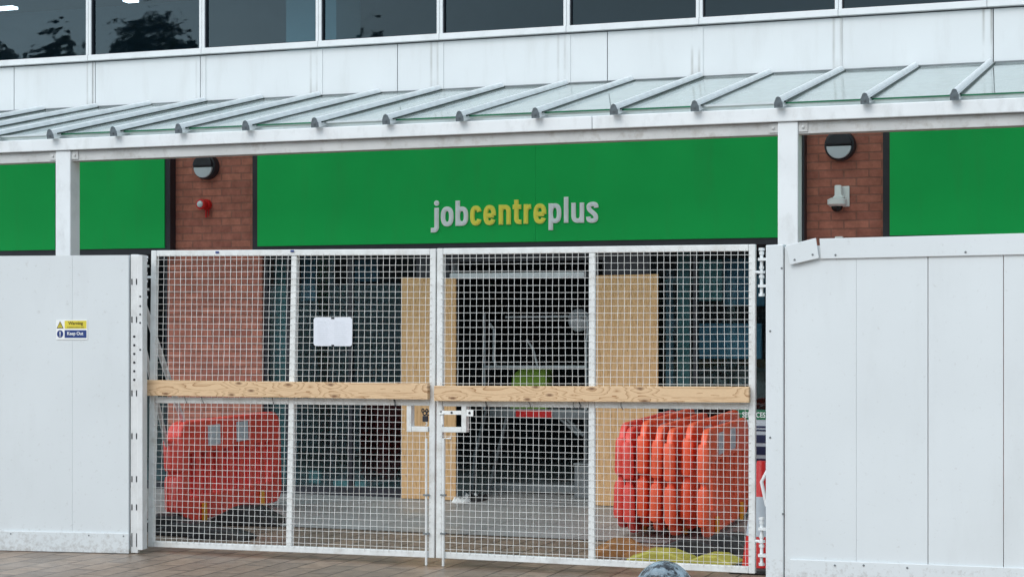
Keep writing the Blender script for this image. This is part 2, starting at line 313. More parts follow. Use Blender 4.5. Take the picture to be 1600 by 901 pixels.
M['sgreen'] = mat('poster_green', (.01,.16,.07), .4); M['navy'] = mat('poster_navy', (.02,.03,.08), .4)
M['foliage'] = mat('foliage', (.045,.07,.028), .7, var=.4, scale=3); M['bark'] = mat('bark', (.08,.06,.045), .9, var=.3)
M['ledlamp'] = emit('lit_ceiling_lamp', (1,1,1), 5)

# ------------------------------------------------------------ setting
YW = 16.0          # face of the building
YG = 11.65         # gate
YC = 13.40         # front of the canopy
def ground(name, x0, x1, y0, y1, z, m, lbl=None):
    b = MB(); b.add([(x0,y0,z),(x1,y0,z),(x1,y1,z),(x0,y1,z)], [(0,1,2,3)])
    return tag(b.build(name, m), kind='structure')
ground('street_pavement', -600, 600, -600, 600, 0, M['pavers'])
ground('forecourt_paving', -24, 8, YC+.02, YW+.12, .006, M['slab'])
X = lambda px: atX(px, YW)

# ------------------------------------------------------------ office building
bl = thing('office_building', (-7, YW, 0), 'office building with white cladding, dark upper windows, green fascia and red brick piers', 'building')
BX0, BX1 = -22, 6
mull = [X(p) for p in (141,318,500,689,887,1094,1311,1543)]
sp = (mull[-1]-mull[0])/7
while mull[0] > BX0+1.5: mull.insert(0, mull[0]-sp)
while mull[-1] < BX1-1.5: mull.append(mull[-1]+sp)
ZS = 4.44; ZT = 6.05
M['clad'] = M['white'].copy(); tt = M['clad'].node_tree; ll = tt.links.new; pn = tt.nodes['Principled BSDF']
src = pn.inputs['Base Color'].links[0].from_socket
gg = tt.nodes.new('ShaderNodeNewGeometry'); ss = tt.nodes.new('ShaderNodeSeparateXYZ'); ll(gg.outputs['Position'], ss.inputs[0])
def MN(op, *a):
    n = tt.nodes.new('ShaderNodeMath'); n.operation = op
    for i, v in enumerate(a):
        if isinstance(v, (int, float)): n.inputs[i].default_value = v
        else: ll(v, n.inputs[i])
    return n.outputs[0]
# grime that has run down beside each mullion and pooled above the canopy
un = MN('PINGPONG', MN('SUBTRACT', ss.outputs[0], mull[0]), sp/2)
edge = MN('SUBTRACT', 1, MN('MINIMUM', MN('DIVIDE', MN('ABSOLUTE', MN('SUBTRACT', un, .034)), .018), 1))
fl = MN('MAXIMUM', MN('DIVIDE', MN('SUBTRACT', 4.09, ss.outputs[2]), .16), 0)
pool = MN('MULTIPLY', MN('MAXIMUM', MN('SUBTRACT', 1, MN('DIVIDE', un, MN('ADD', .03, MN('MULTIPLY', MN('POWER', fl, 2), .13)))), 0), fl)
nn = tt.nodes.new('ShaderNodeTexNoise'); nn.inputs['Scale'].default_value = 2.3; nn.inputs['Detail'].default_value = 6; ll(gg.outputs['Position'], nn.inputs['Vector'])
nm = MN('MULTIPLY', MN('MAXIMUM', MN('SUBTRACT', nn.outputs[0], .36), 0), 3.2)
amt = MN('MINIMUM', MN('MULTIPLY', MN('ADD', MN('MULTIPLY', edge, .6), MN('MULTIPLY', pool, .55)), nm), .7)
xx = tt.nodes.new('ShaderNodeMixRGB'); ll(amt, xx.inputs[0]); ll(src, xx.inputs[1]); xx.inputs[2].default_value = (.24,.22,.19,1); ll(xx.outputs[0], pn.inputs['Base Color'])
# cladding below the windows
j = sorted([X(22), X(149), X(313), X(621), X(885), X(949), X(1308), X(1552)] + [X(22)-1.3*k for k in range(1,7)] + [X(1552)+1.3*k for k in range(1,5)])
j = [BX0] + [a for a in j if BX0+.2 < a < BX1-.2] + [BX1]
b = MB(); g = .004
for a, c in zip(j[:-1], j[1:]): b.box(a+g, c-g, YW, YW+.06, 3.86, ZS-.012)
b.build('cladding', M['clad'], bl, bevel=.002)
for mxx in mull: MB().box(mxx-.028, mxx+.028, YW-.006, YW-.0005, 3.965, ZS-.014).build('cladding_strip', M['clad'], bl)
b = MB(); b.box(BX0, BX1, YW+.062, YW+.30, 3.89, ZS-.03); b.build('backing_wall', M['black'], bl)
b = MB(); b.box(BX0, BX1, YW-.002, YW+.055, 3.62, 3.857); b.build('lower_cladding', M['white'], bl)
b = MB()
for a, c in zip(mull[:-1], mull[1:]): b.box(a+g, c-g, YW, YW+.06, ZT+.02, 7.0)
b.build('parapet', M['white'], bl, bevel=.003)
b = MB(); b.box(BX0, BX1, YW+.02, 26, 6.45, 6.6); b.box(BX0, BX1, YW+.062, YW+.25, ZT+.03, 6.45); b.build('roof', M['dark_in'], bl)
b = MB(); b.box(BX0-.2, BX0, YW, 26, 0, 6.9); b.box(BX1, BX1+.2, YW, 26, 0, 6.9); b.box(BX0, BX1, 26, 26.2, 0, 6.9); b.build('wall', M['brick'], bl)
b = MB(); b.box(BX0, BX1, YW+.31, 26, 3.5, 3.9); b.box(BX0, BX1, YW+.3, YW+.31, 3.9, ZS-.04); b.box(BX0, BX1, 23, 23.1, 3.9, 6.44)
b.build('upper_floor', M['up_in'], bl)
b = MB(); b.box(X(333)+.15, X(333)+.75, 17.3, 17.9, 3.9, 6.44); b.build('pillar', M['teal'], bl)
for a, c in zip(mull[:-1], mull[1:]):
    f = MB(); e = .03; a2, c2 = a+.0015, c-.0015
    f.box(a2, a2+e, YW-.035, YW+.05, ZS+.062, ZT-.07); f.box(c2-e, c2, YW-.035, YW+.05, ZS+.062, ZT-.07)
    f.box(a2, c2, YW-.05, YW+.05, ZS, ZS+.06); f.box(a2, c2, YW-.035, YW+.05, ZT-.068, ZT)
    fr = f.build('window', M['frame'], bl, bevel=.004)
    gk = MB(); gk.box(a2+e, a2+e+.008, YW-.02, YW+.04, ZS+.062, ZT-.07); gk.box(c2-e-.008, c2-e, YW-.02, YW+.04, ZS+.062, ZT-.07); gk.box(a2+e+.008, c2-e-.008, YW-.02, YW+.04, ZS+.062, ZS+.07)
    gk.build('gasket', M['black'], fr)
    p = MB(); tl = random.uniform(-.002,.002); p.add([(a2+e,YW+.01,ZS+.06),(c2-e,YW+.01+tl,ZS+.06),(c2-e,YW+.01+tl,ZT-.065),(a2+e,YW+.01,ZT-.065)], [(0,1,2,3)])
    p.build('pane', M['upglass'], fr)
def lamp_strip(px, py, Yd, ln):
    x, z = at(px, py, Yd); m_ = MB(); m_.box(x-ln/2, x+ln/2, Yd, Yd+.12, z, z+.03)
    return tag(m_.build('ceiling_lamp', M['ledlamp']), None, 'ceiling lamp', 'lit lamps behind the upper windows')
tag(lamp_strip(4, 14, 18.5, .28), 'lit white ceiling lamp seen through the leftmost upper window')
tag(lamp_strip(200, 2, 18.0, .14), 'small lit ceiling lamp seen through the second upper window')
# wall above the shop fronts and the brick piers
pL0, pL1 = X(262), X(409.5); pR0, pR1 = X(1250), X(1384)
def pier(x0, x1): MB().box(x0, x1, YW-.001, YW+.35, 0, 3.61).build('brick_pier', M['brick'], bl)
pier(pL0, pL1); pier(pR0, pR1)
# ground floor walls out of the opening
b = MB(); b.box(BX0, X(60), YW+.01, YW+.3, 0, 3.39); b.box(pR1, BX1, YW+.01, YW+.3, 0, 3.39); b.build('wall', M['brick'], bl)
b = MB(); b.box(BX0, BX1, YW+.003, YW+.025, 3.40, 3.615); b.box(X(60), pL0, YW+.03, YW+.3, 2.44, 3.39); b.box(pL1, pR0, YW+.03, YW+.3, 2.44, 3.39); b.build('lintel', M['black'], bl)
# green fascia panels, each with dark trims at the ends
YF = YW-.12
def fascia(px0, px1, z0=2.475):
    x0 = atX(px0, YF) if px0 is not None else BX0; x1 = atX(px1, YF) if px1 is not None else BX1
    js = [x0]
    while x1-js[-1] > 3.6: js.append(js[-1]+2.95)
    js.append(x1)
    m_ = MB()
    for a, c in zip(js[:-1], js[1:]): m_.box(a+.001, c-.001, YF, YF+.03, z0, 3.46)
    fo = m_.build('fascia_panel', M['green'], bl)
    t_ = MB(); t_.box(x0-.06, x0-.001, YF+.01, YW+.005, z0-.06, 3.465); t_.box(x1+.001, x1+.06, YF+.01, YW+.005, z0-.06, 3.465)
    t_.box(x0-.001, x1+.001, YF+.012, YW+.02, z0-.06, z0-.001)
    t_.build('trim', M['black'], fo)
fascia(None, 86, 2.475); fascia(100, 257); fascia(402, 1246, 2.475); fascia(1390, None)
# shop front glazing at ground level
def bay(name, x0, x1, divs=(), ztop=2.43, trans=None):
    f = MB(); e = .045; yy = YW+.03
    f.box(x0, x0+e, yy, yy+.07, .006, ztop); f.box(x1-e, x1, yy, yy+.07, .006, ztop)
    f.box(x0+e, x1-e, yy, yy+.07, .006, .09); f.box(x0+e, x1-e, yy, yy+.07, ztop-.06, ztop)
    for d in divs: f.box(d-.02, d+.02, yy+.002, yy+.068, .09, ztop-.06)
    fr = f.build('window', M['black'], bl)
    p = MB(); p.add([(x0+e,yy+.03,.09),(x1-e,yy+.03,.09),(x1-e,yy+.03,ztop-.06),(x0+e,yy+.03,ztop-.06)], [(0,1,2,3)]); p.build('pane', M['gfglass'], fr)
    return fr
bay('window', X(60), pL0, [X(190)])
bay('window', pL1, X(655), [X(447), X(545)])
bay('window', X(1005), pR0, [X(1085)])
b = MB(); b.box(X(655), X(1005), YW+.03, YW+.1, 2.30, 2.43)
b.box(X(655), X(700), YW+.03, YW+.1, .006, 2.3); b.box(X(940), X(1005), YW+.03, YW+.1, .006, 2.3)
df = b.build('door_frame', M['black'], bl)
b = MB(); b.box(atX(709,YW+.2), atX(921,YW+.2), YW+.04, YW+.17, 2.135, 2.19); b.build('door_header', M['pale'], df, bevel=.006)
b = MB(); b.box(atX(711,YW+.2), atX(714,YW+.2), YW+.12, YW+.25, 2.19, 2.40); b.build('closer_arm', M['pale'], df)
# interior of the ground floor
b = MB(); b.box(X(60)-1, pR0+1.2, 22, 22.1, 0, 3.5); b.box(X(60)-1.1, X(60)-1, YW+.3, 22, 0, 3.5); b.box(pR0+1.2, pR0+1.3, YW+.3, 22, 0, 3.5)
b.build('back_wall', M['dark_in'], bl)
b = MB(); b.box(X(60)-1, pR0+1.2, YW+.12, 22, .0, .012); b.build('shop_floor', M['slab'], bl)
b = MB(); b.box(atX(420,16.25), atX(450,16.25), 16.25, 16.3, .02, 2.36); b.build('reflection_panel', M['teal'], bl)  # teal panel added to imitate a reflection in the glass
b = MB(); b.box(atX(1058,16.4), atX(1077,16.4), 16.4, 16.45, .02, 2.6); b.build('reflection_panel', M['teal'], bl)  # second added strip, a teal reflection as colour
for (p0, p1, yy, q0, q1, mm) in ((470,492,16.5,400,470,'blue_refl'),(548,590,16.6,405,440,'blue_refl'),(482,500,16.5,735,755,'teal'),(520,572,16.5,752,766,'teal'),(1085,1128,16.4,405,470,'teal'),(1130,1195,16.5,402,478,'blue_refl'),(1088,1190,16.5,505,560,'blue_refl'),(1040,1052,16.8,420,620,'up_in'),(455,462,17.0,400,760,'up_in')):  # added panels that stand in for reflections on the shopfront glass
    x0, z0 = at(p0, q1, yy); x1, z1 = at(p1, q0, yy); MB().box(x0, x1, yy, yy+.06, max(.02, z0), z1).build('reflection_panel', M[mm], bl, bevel=.01)
m_ = MB(); x0, z0 = at(785, 404, 19); x1, z1 = at(828, 399, 19); m_.box(x0, x1, 19, 19.15, z0, z1+.01)
tag(m_.build('ceiling_lamp', M['ledlamp']), 'dim strip lamp high in the dark doorway', 'ceiling lamp')
M['ledlamp2'] = emit('dim_lamp', (.8,.9,1), .35); bpy.data.objects['ceiling_lamp.002'].data.materials[0] = M['ledlamp2']
# ------------------------------------------------------------ canopy
cn = thing('glass_canopy', (-7, YC, 0), 'sloping glass canopy with metal glazing bars on a white beam', 'canopy')
CX0, CX1 = -14.45, 1.1
ZF, ZB = 3.332, 3.916       # slope of the bars, front and back
b = MB()
cuts = [CX0, atX(925, YC)-2*3.25, atX(925, YC), CX1]
for a, c in zip(cuts[:-1], cuts[1:]): b.box(a+.002, c-.002, YC, YC+.10, 3.228, 3.332)
bm_ = b.build('front_beam', M['beam'], cn, bevel=.006)
MB().box(CX0+.02, CX1-.02, YC+.045, YC+.165, 3.135, 3.226).build('lower_beam', M['beam_g'], cn, bevel=.004)
MB().box(CX0, CX1, YC+.115, YC+.165, 3.300, 3.366).build('purlin', M['beam'], cn)
m_ = MB()
for a_ in range(24): m_.box(CX0+a_*.647, CX0+a_*.647+.62, YW-.03, YW-.007, 3.960+random.uniform(-.003,.003), 3.968)
m_.build('flashing', M['grey'], cn)
MB().box(CX0, CX1, YW-.05, YW-.003, 3.82, 3.89).build('wall_rail', M['alu'], cn)
for x0 in (-9.315, -2.862, -9.315-6.45+2.0):
    if x0 < -13: continue
    c_ = MB().box(x0, x0+.155, YC+.02, YC+.17, .0, 3.2265).build('column', M['beam'], cn, bevel=.008)
    for s in (-1, 1):
        pl_ = MB(); xa = x0-.07 if s < 0 else x0+.157
        pl_.box(xa, xa+.068, YC+.035, YC+.043, 3.15, 3.22)
        pl_.lathe([(.011,0),(.011,.01),(.004,.012)], (xa+.034, YC+.035, 3.185), 'y', 8)
        pl_.build('bracket', M['beam_g'], c_)
def slope(y): return ZF + (ZB-ZF)*(y-YC)/(YW-YC)
bar0 = None; SP = .647; barx = [-5.425+SP*k for k in range(-13, 10)]
Lb = hypot(YW-.02-(YC-.07), slope(YW-.02)-slope(YC-.07)); ang = atan2(ZB-ZF, YW-YC)
for i, x in enumerate(barx):
    if bar0 is None:
        m_ = MB(); n = 9; prof = [(-.030,-.045),(.030,-.045),(.030,-.004),(.024,-.002),(.024,.008)] + [(.020*cos(pi*k/n), .010+.024*sin(pi*k/n)) for k in range(0,n+1)] + [(-.024,.008),(-.024,-.002),(-.030,-.004)]
        m_.prism(prof, 0, Lb)
        bar0 = m_.build('glazing_bar', M['alu'], cn, local=True, smooth=True)
        e_ = MB(); e_.prism([(a*1.06, c*1.06) for a, c in prof], -.012, 0); e_.lathe([(.008,0),(.008,.006)], (0,-.012,-.02), 'y', 8)
        ec = e_.build('end_cap', M['alu_end'], bar0, local=True)
        fl = MB(); fl.box(-.038,-.0305,.06,Lb,-.0160,-.006); fl.box(.0305,.044,.06,Lb,-.0160,-.004); fl.build('gasket', M['seal'], bar0, local=True)
        fl = MB(); fl.box(.0305,.036,-.0,Lb,-.0438,-.036); fl.build('flange', M['alu'], bar0, local=True)
        r_ = bar0
    else: r_ = dup(bar0, cn)
    r_.location = (x-cn.location.x, -.07, slope(YC-.07)+.057); r_.rotation_euler = (ang+random.uniform(-.002,.002), 0, random.uniform(-.003,.003))
for i, (a, c) in enumerate(zip(barx[:-1], barx[1:])):
    y0 = YC+.05+random.uniform(-.01,.01); y1 = YW-.012; h = .028; dz = random.uniform(-.004,.004)
    vs = []
    for yy, zz in ((y0, slope(y0)), (y1, slope(y1))):
        for xx in (a+.03, c-.03):
            for d in (0, .013): vs.append((xx, yy, zz+h+d+dz))
    m_ = MB(); m_.add(vs, [(1,3,7,5),(0,4,6,2)]); m_.cur = 1; m_.add(vs, [(0,2,3,1)])
    m_.build('glass_pane', [M['roofglass'], M['glassedge'] if i % 5 not in (1,) else M['pale']], cn)

# ------------------------------------------------------------ fascia sign letters
def glyph(ch, W, H, T, xh):
    """centre lines of the strokes of one letter in a W x H box (origin bottom left), strokes T wide"""
    h = T/2; S = []
    def ring(cx, cy, rx, ry, a0=0, a1=360, n=36, e=2.5):
        o = []
        for k in range(n+1):
            a_ = radians(a0+(a1-a0)*k/n); c_, s_ = cos(a_), sin(a_)
            o.append((cx+rx*math.copysign(abs(c_)**(2/e), c_), cy+ry*math.copysign(abs(s_)**(2/e), s_)))
        return o
    if ch == 'o': S = [ring(W/2, H/2, W/2-h, H/2-h)]
    elif ch == 'b': S = [[(h,0),(h,H)], ring(W/2, xh/2, W/2-h, xh/2-h)]
    elif ch == 'p': S = [[(h,0),(h,H)], ring(W/2, H-xh/2, W/2-h, xh/2-h)]
    elif ch == 'c': S = [ring(W/2, H/2, W/2-h, H/2-h, 24, 336)]
    elif ch == 'e': S = [ring(W/2, H/2, W/2-h, H/2-h, -2, 332), [(h*1.2,H*.48),(W-h*1.0,H*.48)]]
    elif ch == 'n': S = [[(h,0),(h,H)], ring(W/2, H*.62, W/2-h, H*.38-h, 180, 0, 20) + [(W-h,0)]]
    elif ch == 'u': S = [[(W-h,0),(W-h,H)], [(h,H)] + ring(W/2, H*.38, W/2-h, H*.38-h, 180, 360, 20)]
    elif ch == 'r': S = [[(h,0),(h,H)], ring(W*1.02, H*.58, W*1.02-h, H*.42-h, 175, 96, 12)]
    elif ch == 't': S = [[(W*.42,H)] + ring(W*.42+W*.34, H*.25, W*.34, H*.25-h, 180, 264, 10) + [(W,h)], [(0,xh-h),(W*.98,xh-h)]]
    elif ch == 'l': S = [[(W/2,0),(W/2,H)]]
    elif ch == 'j': S = [[(W-h,xh)] + ring(W-h-W*.36, H*.19, W*.36, H*.19-h, 0, -86, 10) + [(0,h)]]
    elif ch == 's':
        q = [(.90,.72),(.84,.87),(.5,.905),(.17,.84),(.16,.68),(.34,.57),(.66,.44),(.84,.32),(.82,.15),(.5,.095),(.15,.14),(.09,.29)]
        o = []
        for i in range(len(q)-1):
            p0, p1, p2, p3 = q[max(i-1,0)], q[i], q[i+1], q[min(i+2,len(q)-1)]
            for k in range(5):
                t = k/5; o.append(tuple(.5*(2*p1[d]+(p2[d]-p0[d])*t+(2*p0[d]-5*p1[d]+4*p2[d]-p3[d])*t*t+(3*p1[d]-p0[d]-3*p2[d]+p3[d])*t**3) for d in (0,1)))
        o.append(q[-1]); S = [[(h*.6+(W-1.2*h)*x_, H*z_) for x_, z_ in o]]
    return S
def ribbon(m_, pts, T, y0, y1, X0, Z0, k):
    n = len(pts); L_ = []; R_ = []
    closed = hypot(pts[0][0]-pts[-1][0], pts[0][1]-pts[-1][1]) < 1e-3
    for i in range(n):
        a = pts[i-1] if i else (pts[-2] if closed else pts[0]); b_ = pts[i+1] if i < n-1 else (pts[1] if closed else pts[-1])
        dx, dz = b_[0]-a[0], b_[1]-a[1]; l = hypot(dx, dz) or 1; nx, nz_ = -dz/l*T/2, dx/l*T/2
        L_.append((X0+(pts[i][0]+nx)*k, Z0+(pts[i][1]+nz_)*k)); R_.append((X0+(pts[i][0]-nx)*k, Z0+(pts[i][1]-nz_)*k))
    vs = []; 
    for l_, r_ in zip(L_, R_): vs += [(l_[0],y0,l_[1]),(r_[0],y0,r_[1]),(r_[0],y1,r_[1]),(l_[0],y1,l_[1])]
    fs = []
    for i in range(n-1):
        a, b_ = 4*i, 4*i+4; fs += [(a,b_,b_+1,a+1),(a+1,b_+1,b_+2,a+2),(a+3,a+2,b_+2,b_+3),(a,a+3,b_+3,b_)]
    if not closed: fs += [(0,1,2,3),(4*n-1,4*n-2,4*n-3,4*n-4)]
    m_.add(vs, fs)
def sign_letter(ch, X0, X1, Z0, Z1, ywall, parent, mrim, mface, k):
    W, H = (X1-X0)/k, (Z1-Z0)/k; T = 35.5; xh = {'b':160/210*H, 'p':165/222*H, 't':.80*H, 'j':.77*H}.get(ch, H); o = None
    for Tq, mm, dy in ((T, mrim, 0), (T-15, mface, .006)):
        m_ = MB()
        inset = (T-Tq)/2
        for i, path in enumerate(glyph(ch, W, H, T, xh)):
            closed = hypot(path[0][0]-path[-1][0], path[0][1]-path[-1][1]) < 1e-3
            if inset and not closed:      # pull the ends of the inner face in
                def pull(a, b_):
                    l = hypot(b_[0]-a[0], b_[1]-a[1]); f_ = min(.9, inset/l); return (a[0]+(b_[0]-a[0])*f_, a[1]+(b_[1]-a[1])*f_)
                path = [pull(path[0], path[1])] + path[1:-1] + [pull(path[-1], path[-2])]
            ribbon(m_, path, Tq, ywall-.015-dy-i*.0006, ywall-.001 if not dy else ywall-.014, X0, Z0, k)
        if ch == 'j':
            m_.lathe([(Tq/2*1.15*k,0),(Tq/2*1.15*k,.014+dy)], (X1-T/2*k, ywall-.001, Z1-T/2*1.15*k), 'y', 20)
        if o is None: o = m_.build('letter', mm, parent)
        else: m_.build('face', mm, o)
def letter_mesh(ch, X0, X1, Z0, Z1, ywall, parent, mrim, mface=None, bold=.02, depth=.0015):
    cu = bpy.data.curves.new('t', 'FONT'); cu.body = ch; cu.offset = bold; cu.extrude = .5; cu.resolution_u = 6
    to = bpy.data.objects.new('t', cu); col.objects.link(to); dg = bpy.context.evaluated_depsgraph_get(); dg.update()
    me = bpy.data.meshes.new_from_object(to.evaluated_get(dg)); bpy.data.objects.remove(to)
    xs = [v.co.x for v in me.vertices]; ys = [v.co.y for v in me.vertices]; a, c, d, e = min(xs), max(xs), min(ys), max(ys)
    sx, sz = (X1-X0)/(c-a), (Z1-Z0)/(e-d); pw = Vector((0,0,0)); q = parent
    while q: pw += q.location; q = q.parent
    for v in me.vertices:
        x, z, kk = X0+(v.co.x-a)*sx, Z0+(v.co.y-d)*sz, v.co.z
        v.co = Vector((x, ywall-(depth if kk > 0 else .0002), z)) - pw
    me.materials.append(mrim); o = bpy.data.objects.new('lettering', me); col.objects.link(o); o.parent = parent
    return o
sg = thing('letter_sign', (atX(805, YF), YF, 2.6), 'raised white and yellow lettering reading jobcentreplus on the green fascia', 'sign')
LT = [('j',75,140,125,390,0),('o',158,262,175,340,0),('b',280,385,125,335,0),('c',402,497,167,333,1),('e',513,615,162,330,1),('n',640,740,160,325,1),
      ('t',757,828,118,322,1),('r',848,915,155,318,1),('e',930,1035,150,318,1),('p',1055,1160,148,370,0),('l',1180,1222,95,310,0),('u',1245,1350,143,310,0),('s',1368,1470,138,308,0)]
for ch, a, c, d, e, yel in LT:
    p0, p1 = 660+a/5.333, 660+c/5.333
    x0, z0 = at(p0, 290+e/5.333, YF); x1, _ = at(p1, 0, YF); z1 = zat((p0+p1)/2, 290+d/5.333, YF); z0 = zat((p0+p1)/2, 290+e/5.333, YF)
    sign_letter(ch, x0, x1, z0, z1, YF, sg, M['let_y' if yel else 'let_w'], M['let_yf' if yel else 'let_wf'], (x1-x0)/(c-a))
def text(body, X0, X1, Z0, Z1, y, parent, m, bold=.02):
    o = letter_mesh(body, X0, X1, Z0, Z1, y, parent, m, None, bold, .0015); o.name = 'lettering'; return o

# ------------------------------------------------------------ fittings on the piers
def bulkhead(px, py, dia, label):
    x, z = at(px, py, YW); t_ = thing('bulkhead_lamp', (x, YW-.002, z), label, 'wall lamp', 'round half hooded lamps on the brick piers')
    r = dia/2; m_ = MB(); m_.lathe([(r,0),(r,.06),(r*.95,.085),(r*.86,.09)], axis='y', n=40); m_.build('housing', M['black'], t_, local=True, smooth=True)
    n = 20; d = MB(); d.prism([(r*.8*cos(pi+pi*k/n), r*.8*sin(pi+pi*k/n)-.012) for k in range(n+1)], -.115, -.0905); d.build('diffuser', M['diff'], t_, local=True, bevel=.006)
    h = MB(); n = 20; pts = [(r*.86*cos(pi*k/n), r*.86*sin(pi*k/n)) for k in range(n+1)]; h.prism(pts, -.13, -.0905); h.build('hood', M['black'], t_, local=True, bevel=.012)
bulkhead(325.5, 261, .262, 'round black wall lamp high on the brick pier above a red alarm sounder')
bulkhead(1314, 228, .275, 'round black wall lamp high on the brick pier above the white security camera')
x, z = at(324, 320, YW); t_ = thing('alarm_sounder', (x, YW-.002, z), 'small red round fire alarm sounder with silver front on brick pier', 'alarm')
MB().lathe([(.055,0),(.055,.035),(.05,.045)], axis='y', n=24).build('base', M['red'], t_, local=True, smooth=True)
MB().lathe([(.045,.0),(.055,.06),(.05,.075),(.038,.078)], (-.012,-.045,0), axis='y', n=24).build('horn', M['red'], t_, local=True, smooth=True)
MB().lathe([(.034,0),(.030,.012),(.008,.02)], (-.012,-.1235,0), axis='y', n=20).build('front', M['pale'], t_, local=True, smooth=True)
MB().tube([(.0,-.02,-.045),(.0,-.025,-.13)], .011, 8).tube([(.03,-.02,-.05),(.03,-.025,-.12)], .006, 6).build('conduit', M['red'], t_, local=True, smooth=True)
x, z = at(1313, 306, YW); t_ = thing('security_camera', (x, YW-.002, z), 'white dome security camera on a bracket fixed to brick pier', 'camera')
MB().box(.02,.085,-.02,0,-.10,.085).build('mount_plate', M['white_p'], t_, local=True, bevel=.008)
MB().prism([(-.035,.09),(.025,.09),(.03,.0),(.06,-.02),(-.06,-.03),(-.035,0)], -.10, -.0205).build('arm', M['white_p'], t_, local=True, bevel=.012)
MB().lathe([(.055,-.005),(.085,-.02),(.085,-.062),(.062,-.08)], (-.01,-.105,-.02)).build('housing', M['white_p'], t_, local=True, smooth=True)
MB().lathe([(.052*cos(a*pi/14), -.0805-.05*sin(a*pi/14)) for a in range(7)], (-.01,-.105,-.02)).build('dome', M['darkglass'], t_, local=True, smooth=True)
x, z = at(1312, 371, YW); m_ = MB(); m_.box(x-.035, x+.035, YW-.05, YW-.001, z-.06, z+.008)
tag(m_.build('junction_box', M['white_p'], bevel=.006), 'small white junction box on brick pier just above the hoarding cap', 'junction box')

# ------------------------------------------------------------ plywood boards by the door
def plyb(px0, px1, ya, y0, zt0, zt1, label):
    x0, x1 = atX(px0, ya), atX(px1, ya)
    m_ = MB(); m_.prism([(x0, .012), (x1, .012), (x1, zat(px1, zt1, ya)), (x0, zat(px0, zt0, ya))], ya, ya+.018)
    o = m_.build('plywood_board', M['ply']); tag(o, label, 'plywood board', 'plywood boards beside the doorway')
plyb(627, 712, YW-.08, 0, 433, 435, 'plain plywood board standing left of the dark doorway')
plyb(921, 1028, YW-.06, 0, 430.5, 428, 'wide plywood board standing right of the dark doorway, behind the stacked barriers')

# ------------------------------------------------------------ things in the doorway
def P(px, py, Y): x, z = at(px, py, Y); return (x, Y, z)
YD = 16.7
xa, za = at(840, 700, YD)
t_ = thing('tubular_trolley', (xa, YD, .012), 'pale tubular metal frame with a red strip standing in the dark doorway', 'trolley')
m_ = MB(); m_.tube([P(757,488,YD), P(757,640,YD)], .012, 8); m_.tube([P(790,495,YD), P(918,494,YD)], .012, 8); m_.tube([P(757,573,YD), P(915,573,YD)], .016, 8)
m_.tube([P(765,505,YD), P(772,515,YD), P(772,550,YD), P(771,560,YD), P(776,575,YD)], .014, 8); m_.tube([P(916,530,YD), P(916,640,YD)], .012, 8)
m_.tube([P(823,530,YD+.2), P(833,545,YD+.2), P(840,572,YD+.2)], .012, 8); m_.tube([P(918,494,YD), P(918,520,YD), P(916,535,YD)], .012, 8)
m_.build('guard_rail', M['pale'], t_, smooth=True)
x0, z0 = at(765, 652, YD); x1, z1 = at(920, 640, YD); m_ = MB(); m_.box(x0, x1, YD, YD+.5, z0, z1); m_.build('deck', M['grey'], t_, bevel=.01)
x0, z0 = at(806, 651, YD-.01); x1, z1 = at(862, 641, YD-.01); m_ = MB(); m_.box(x0, x1, YD-.012, YD-.001, z0, z1); m_.build('red_strip', M['red'], t_)
for a, b_ in (((760,640),(742,712)), ((742,712),(738,775)), ((792,652),(766,755)), ((872,650),(905,680)), ((880,648),(912,680)), ((916,650),(916,775))):
    MB().tube([P(*a, YD+.03), P(*b_, YD+.03)], .018, 8).build('leg', M['grey'], t_, smooth=True)
x0, z0 = at(760, 778, YD+.1); x1, z1 = at(905, 762, YD+.1); m_ = MB(); m_.box(x0, x1, YD+.1, YD+.5, .03, .11); m_.build('base', M['grey'], t_, bevel=.01)
cx, cz = at(906, 500, YD+.1); m_ = MB(); m_.lathe([(.02,0),(.10,.012),(.112,.03),(.09,.06),(.02,.08)], (cx, YD+.1, cz), 'y', 28)
t2 = m_.build('round_lamp', M['pale'], smooth=True); tag(t2, 'round pale disc beside the guard rail in the doorway', 'disc')
x0, z0 = at(808, 610, YD+.25); x1, z1 = at(864, 576, YD+.25)
m_ = MB(); m_.prism([(x0-.03,z0-.25),(x1,z0-.25),(x1-.01,z1-.0),(x0+.1,z1+.01),(x0,z1-.06)], YD+.08, YD+.3)
tag(m_.build('work_bag', M['lime'], bevel=.03), 'lime green bundle on the metal frame inside the doorway', 'bundle')
x0, z0 = at(897, 775, YW+.5); x1, z1 = at(925, 727, YW+.5); m_ = MB(); m_.box(x0, x1, YW+.5, YW+.75, .012, z1); m_.box(x0-.01, x1+.01, YW+.49, YW+.76, z1+.001, z1+.02)
tag(m_.build('storage_box', M['grey'], bevel=.01), 'grey box on the floor at the right of the doorway', 'box')
# scraps on the paving in front of the door
def crumple(name, px, py, w_, d_, h_, m, label, seed, flat=False):
    rnd = random.Random(seed); t = EYE/(py-HY); a, c = ray(px); x, y = a*t, c*t
    m_ = MB(); nx, ny = 9, 5
    vs = []; 
    for jn in range(ny):
        for i in range(nx):
            e = 0 if i in (0, nx-1) or jn in (0, ny-1) else 1
            vs.append((x+(i/(nx-1)-.5)*w_*(1+rnd.uniform(-.1,.1)), y+(jn/(ny-1)-.5)*d_*(1+rnd.uniform(-.15,.15)), .008+e*rnd.uniform(.1,1)*h_))
    m_.add(vs, [(jn*nx+i, jn*nx+i+1, (jn+1)*nx+i+1, (jn+1)*nx+i) for jn in range(ny-1) for i in range(nx-1)])
    o = m_.build(name, m); s_ = o.modifiers.new('solid', 'SOLIDIFY'); s_.thickness = .004
    return tag(o, label, 'sheeting', 'scraps lying by the doorway' if not flat else None)
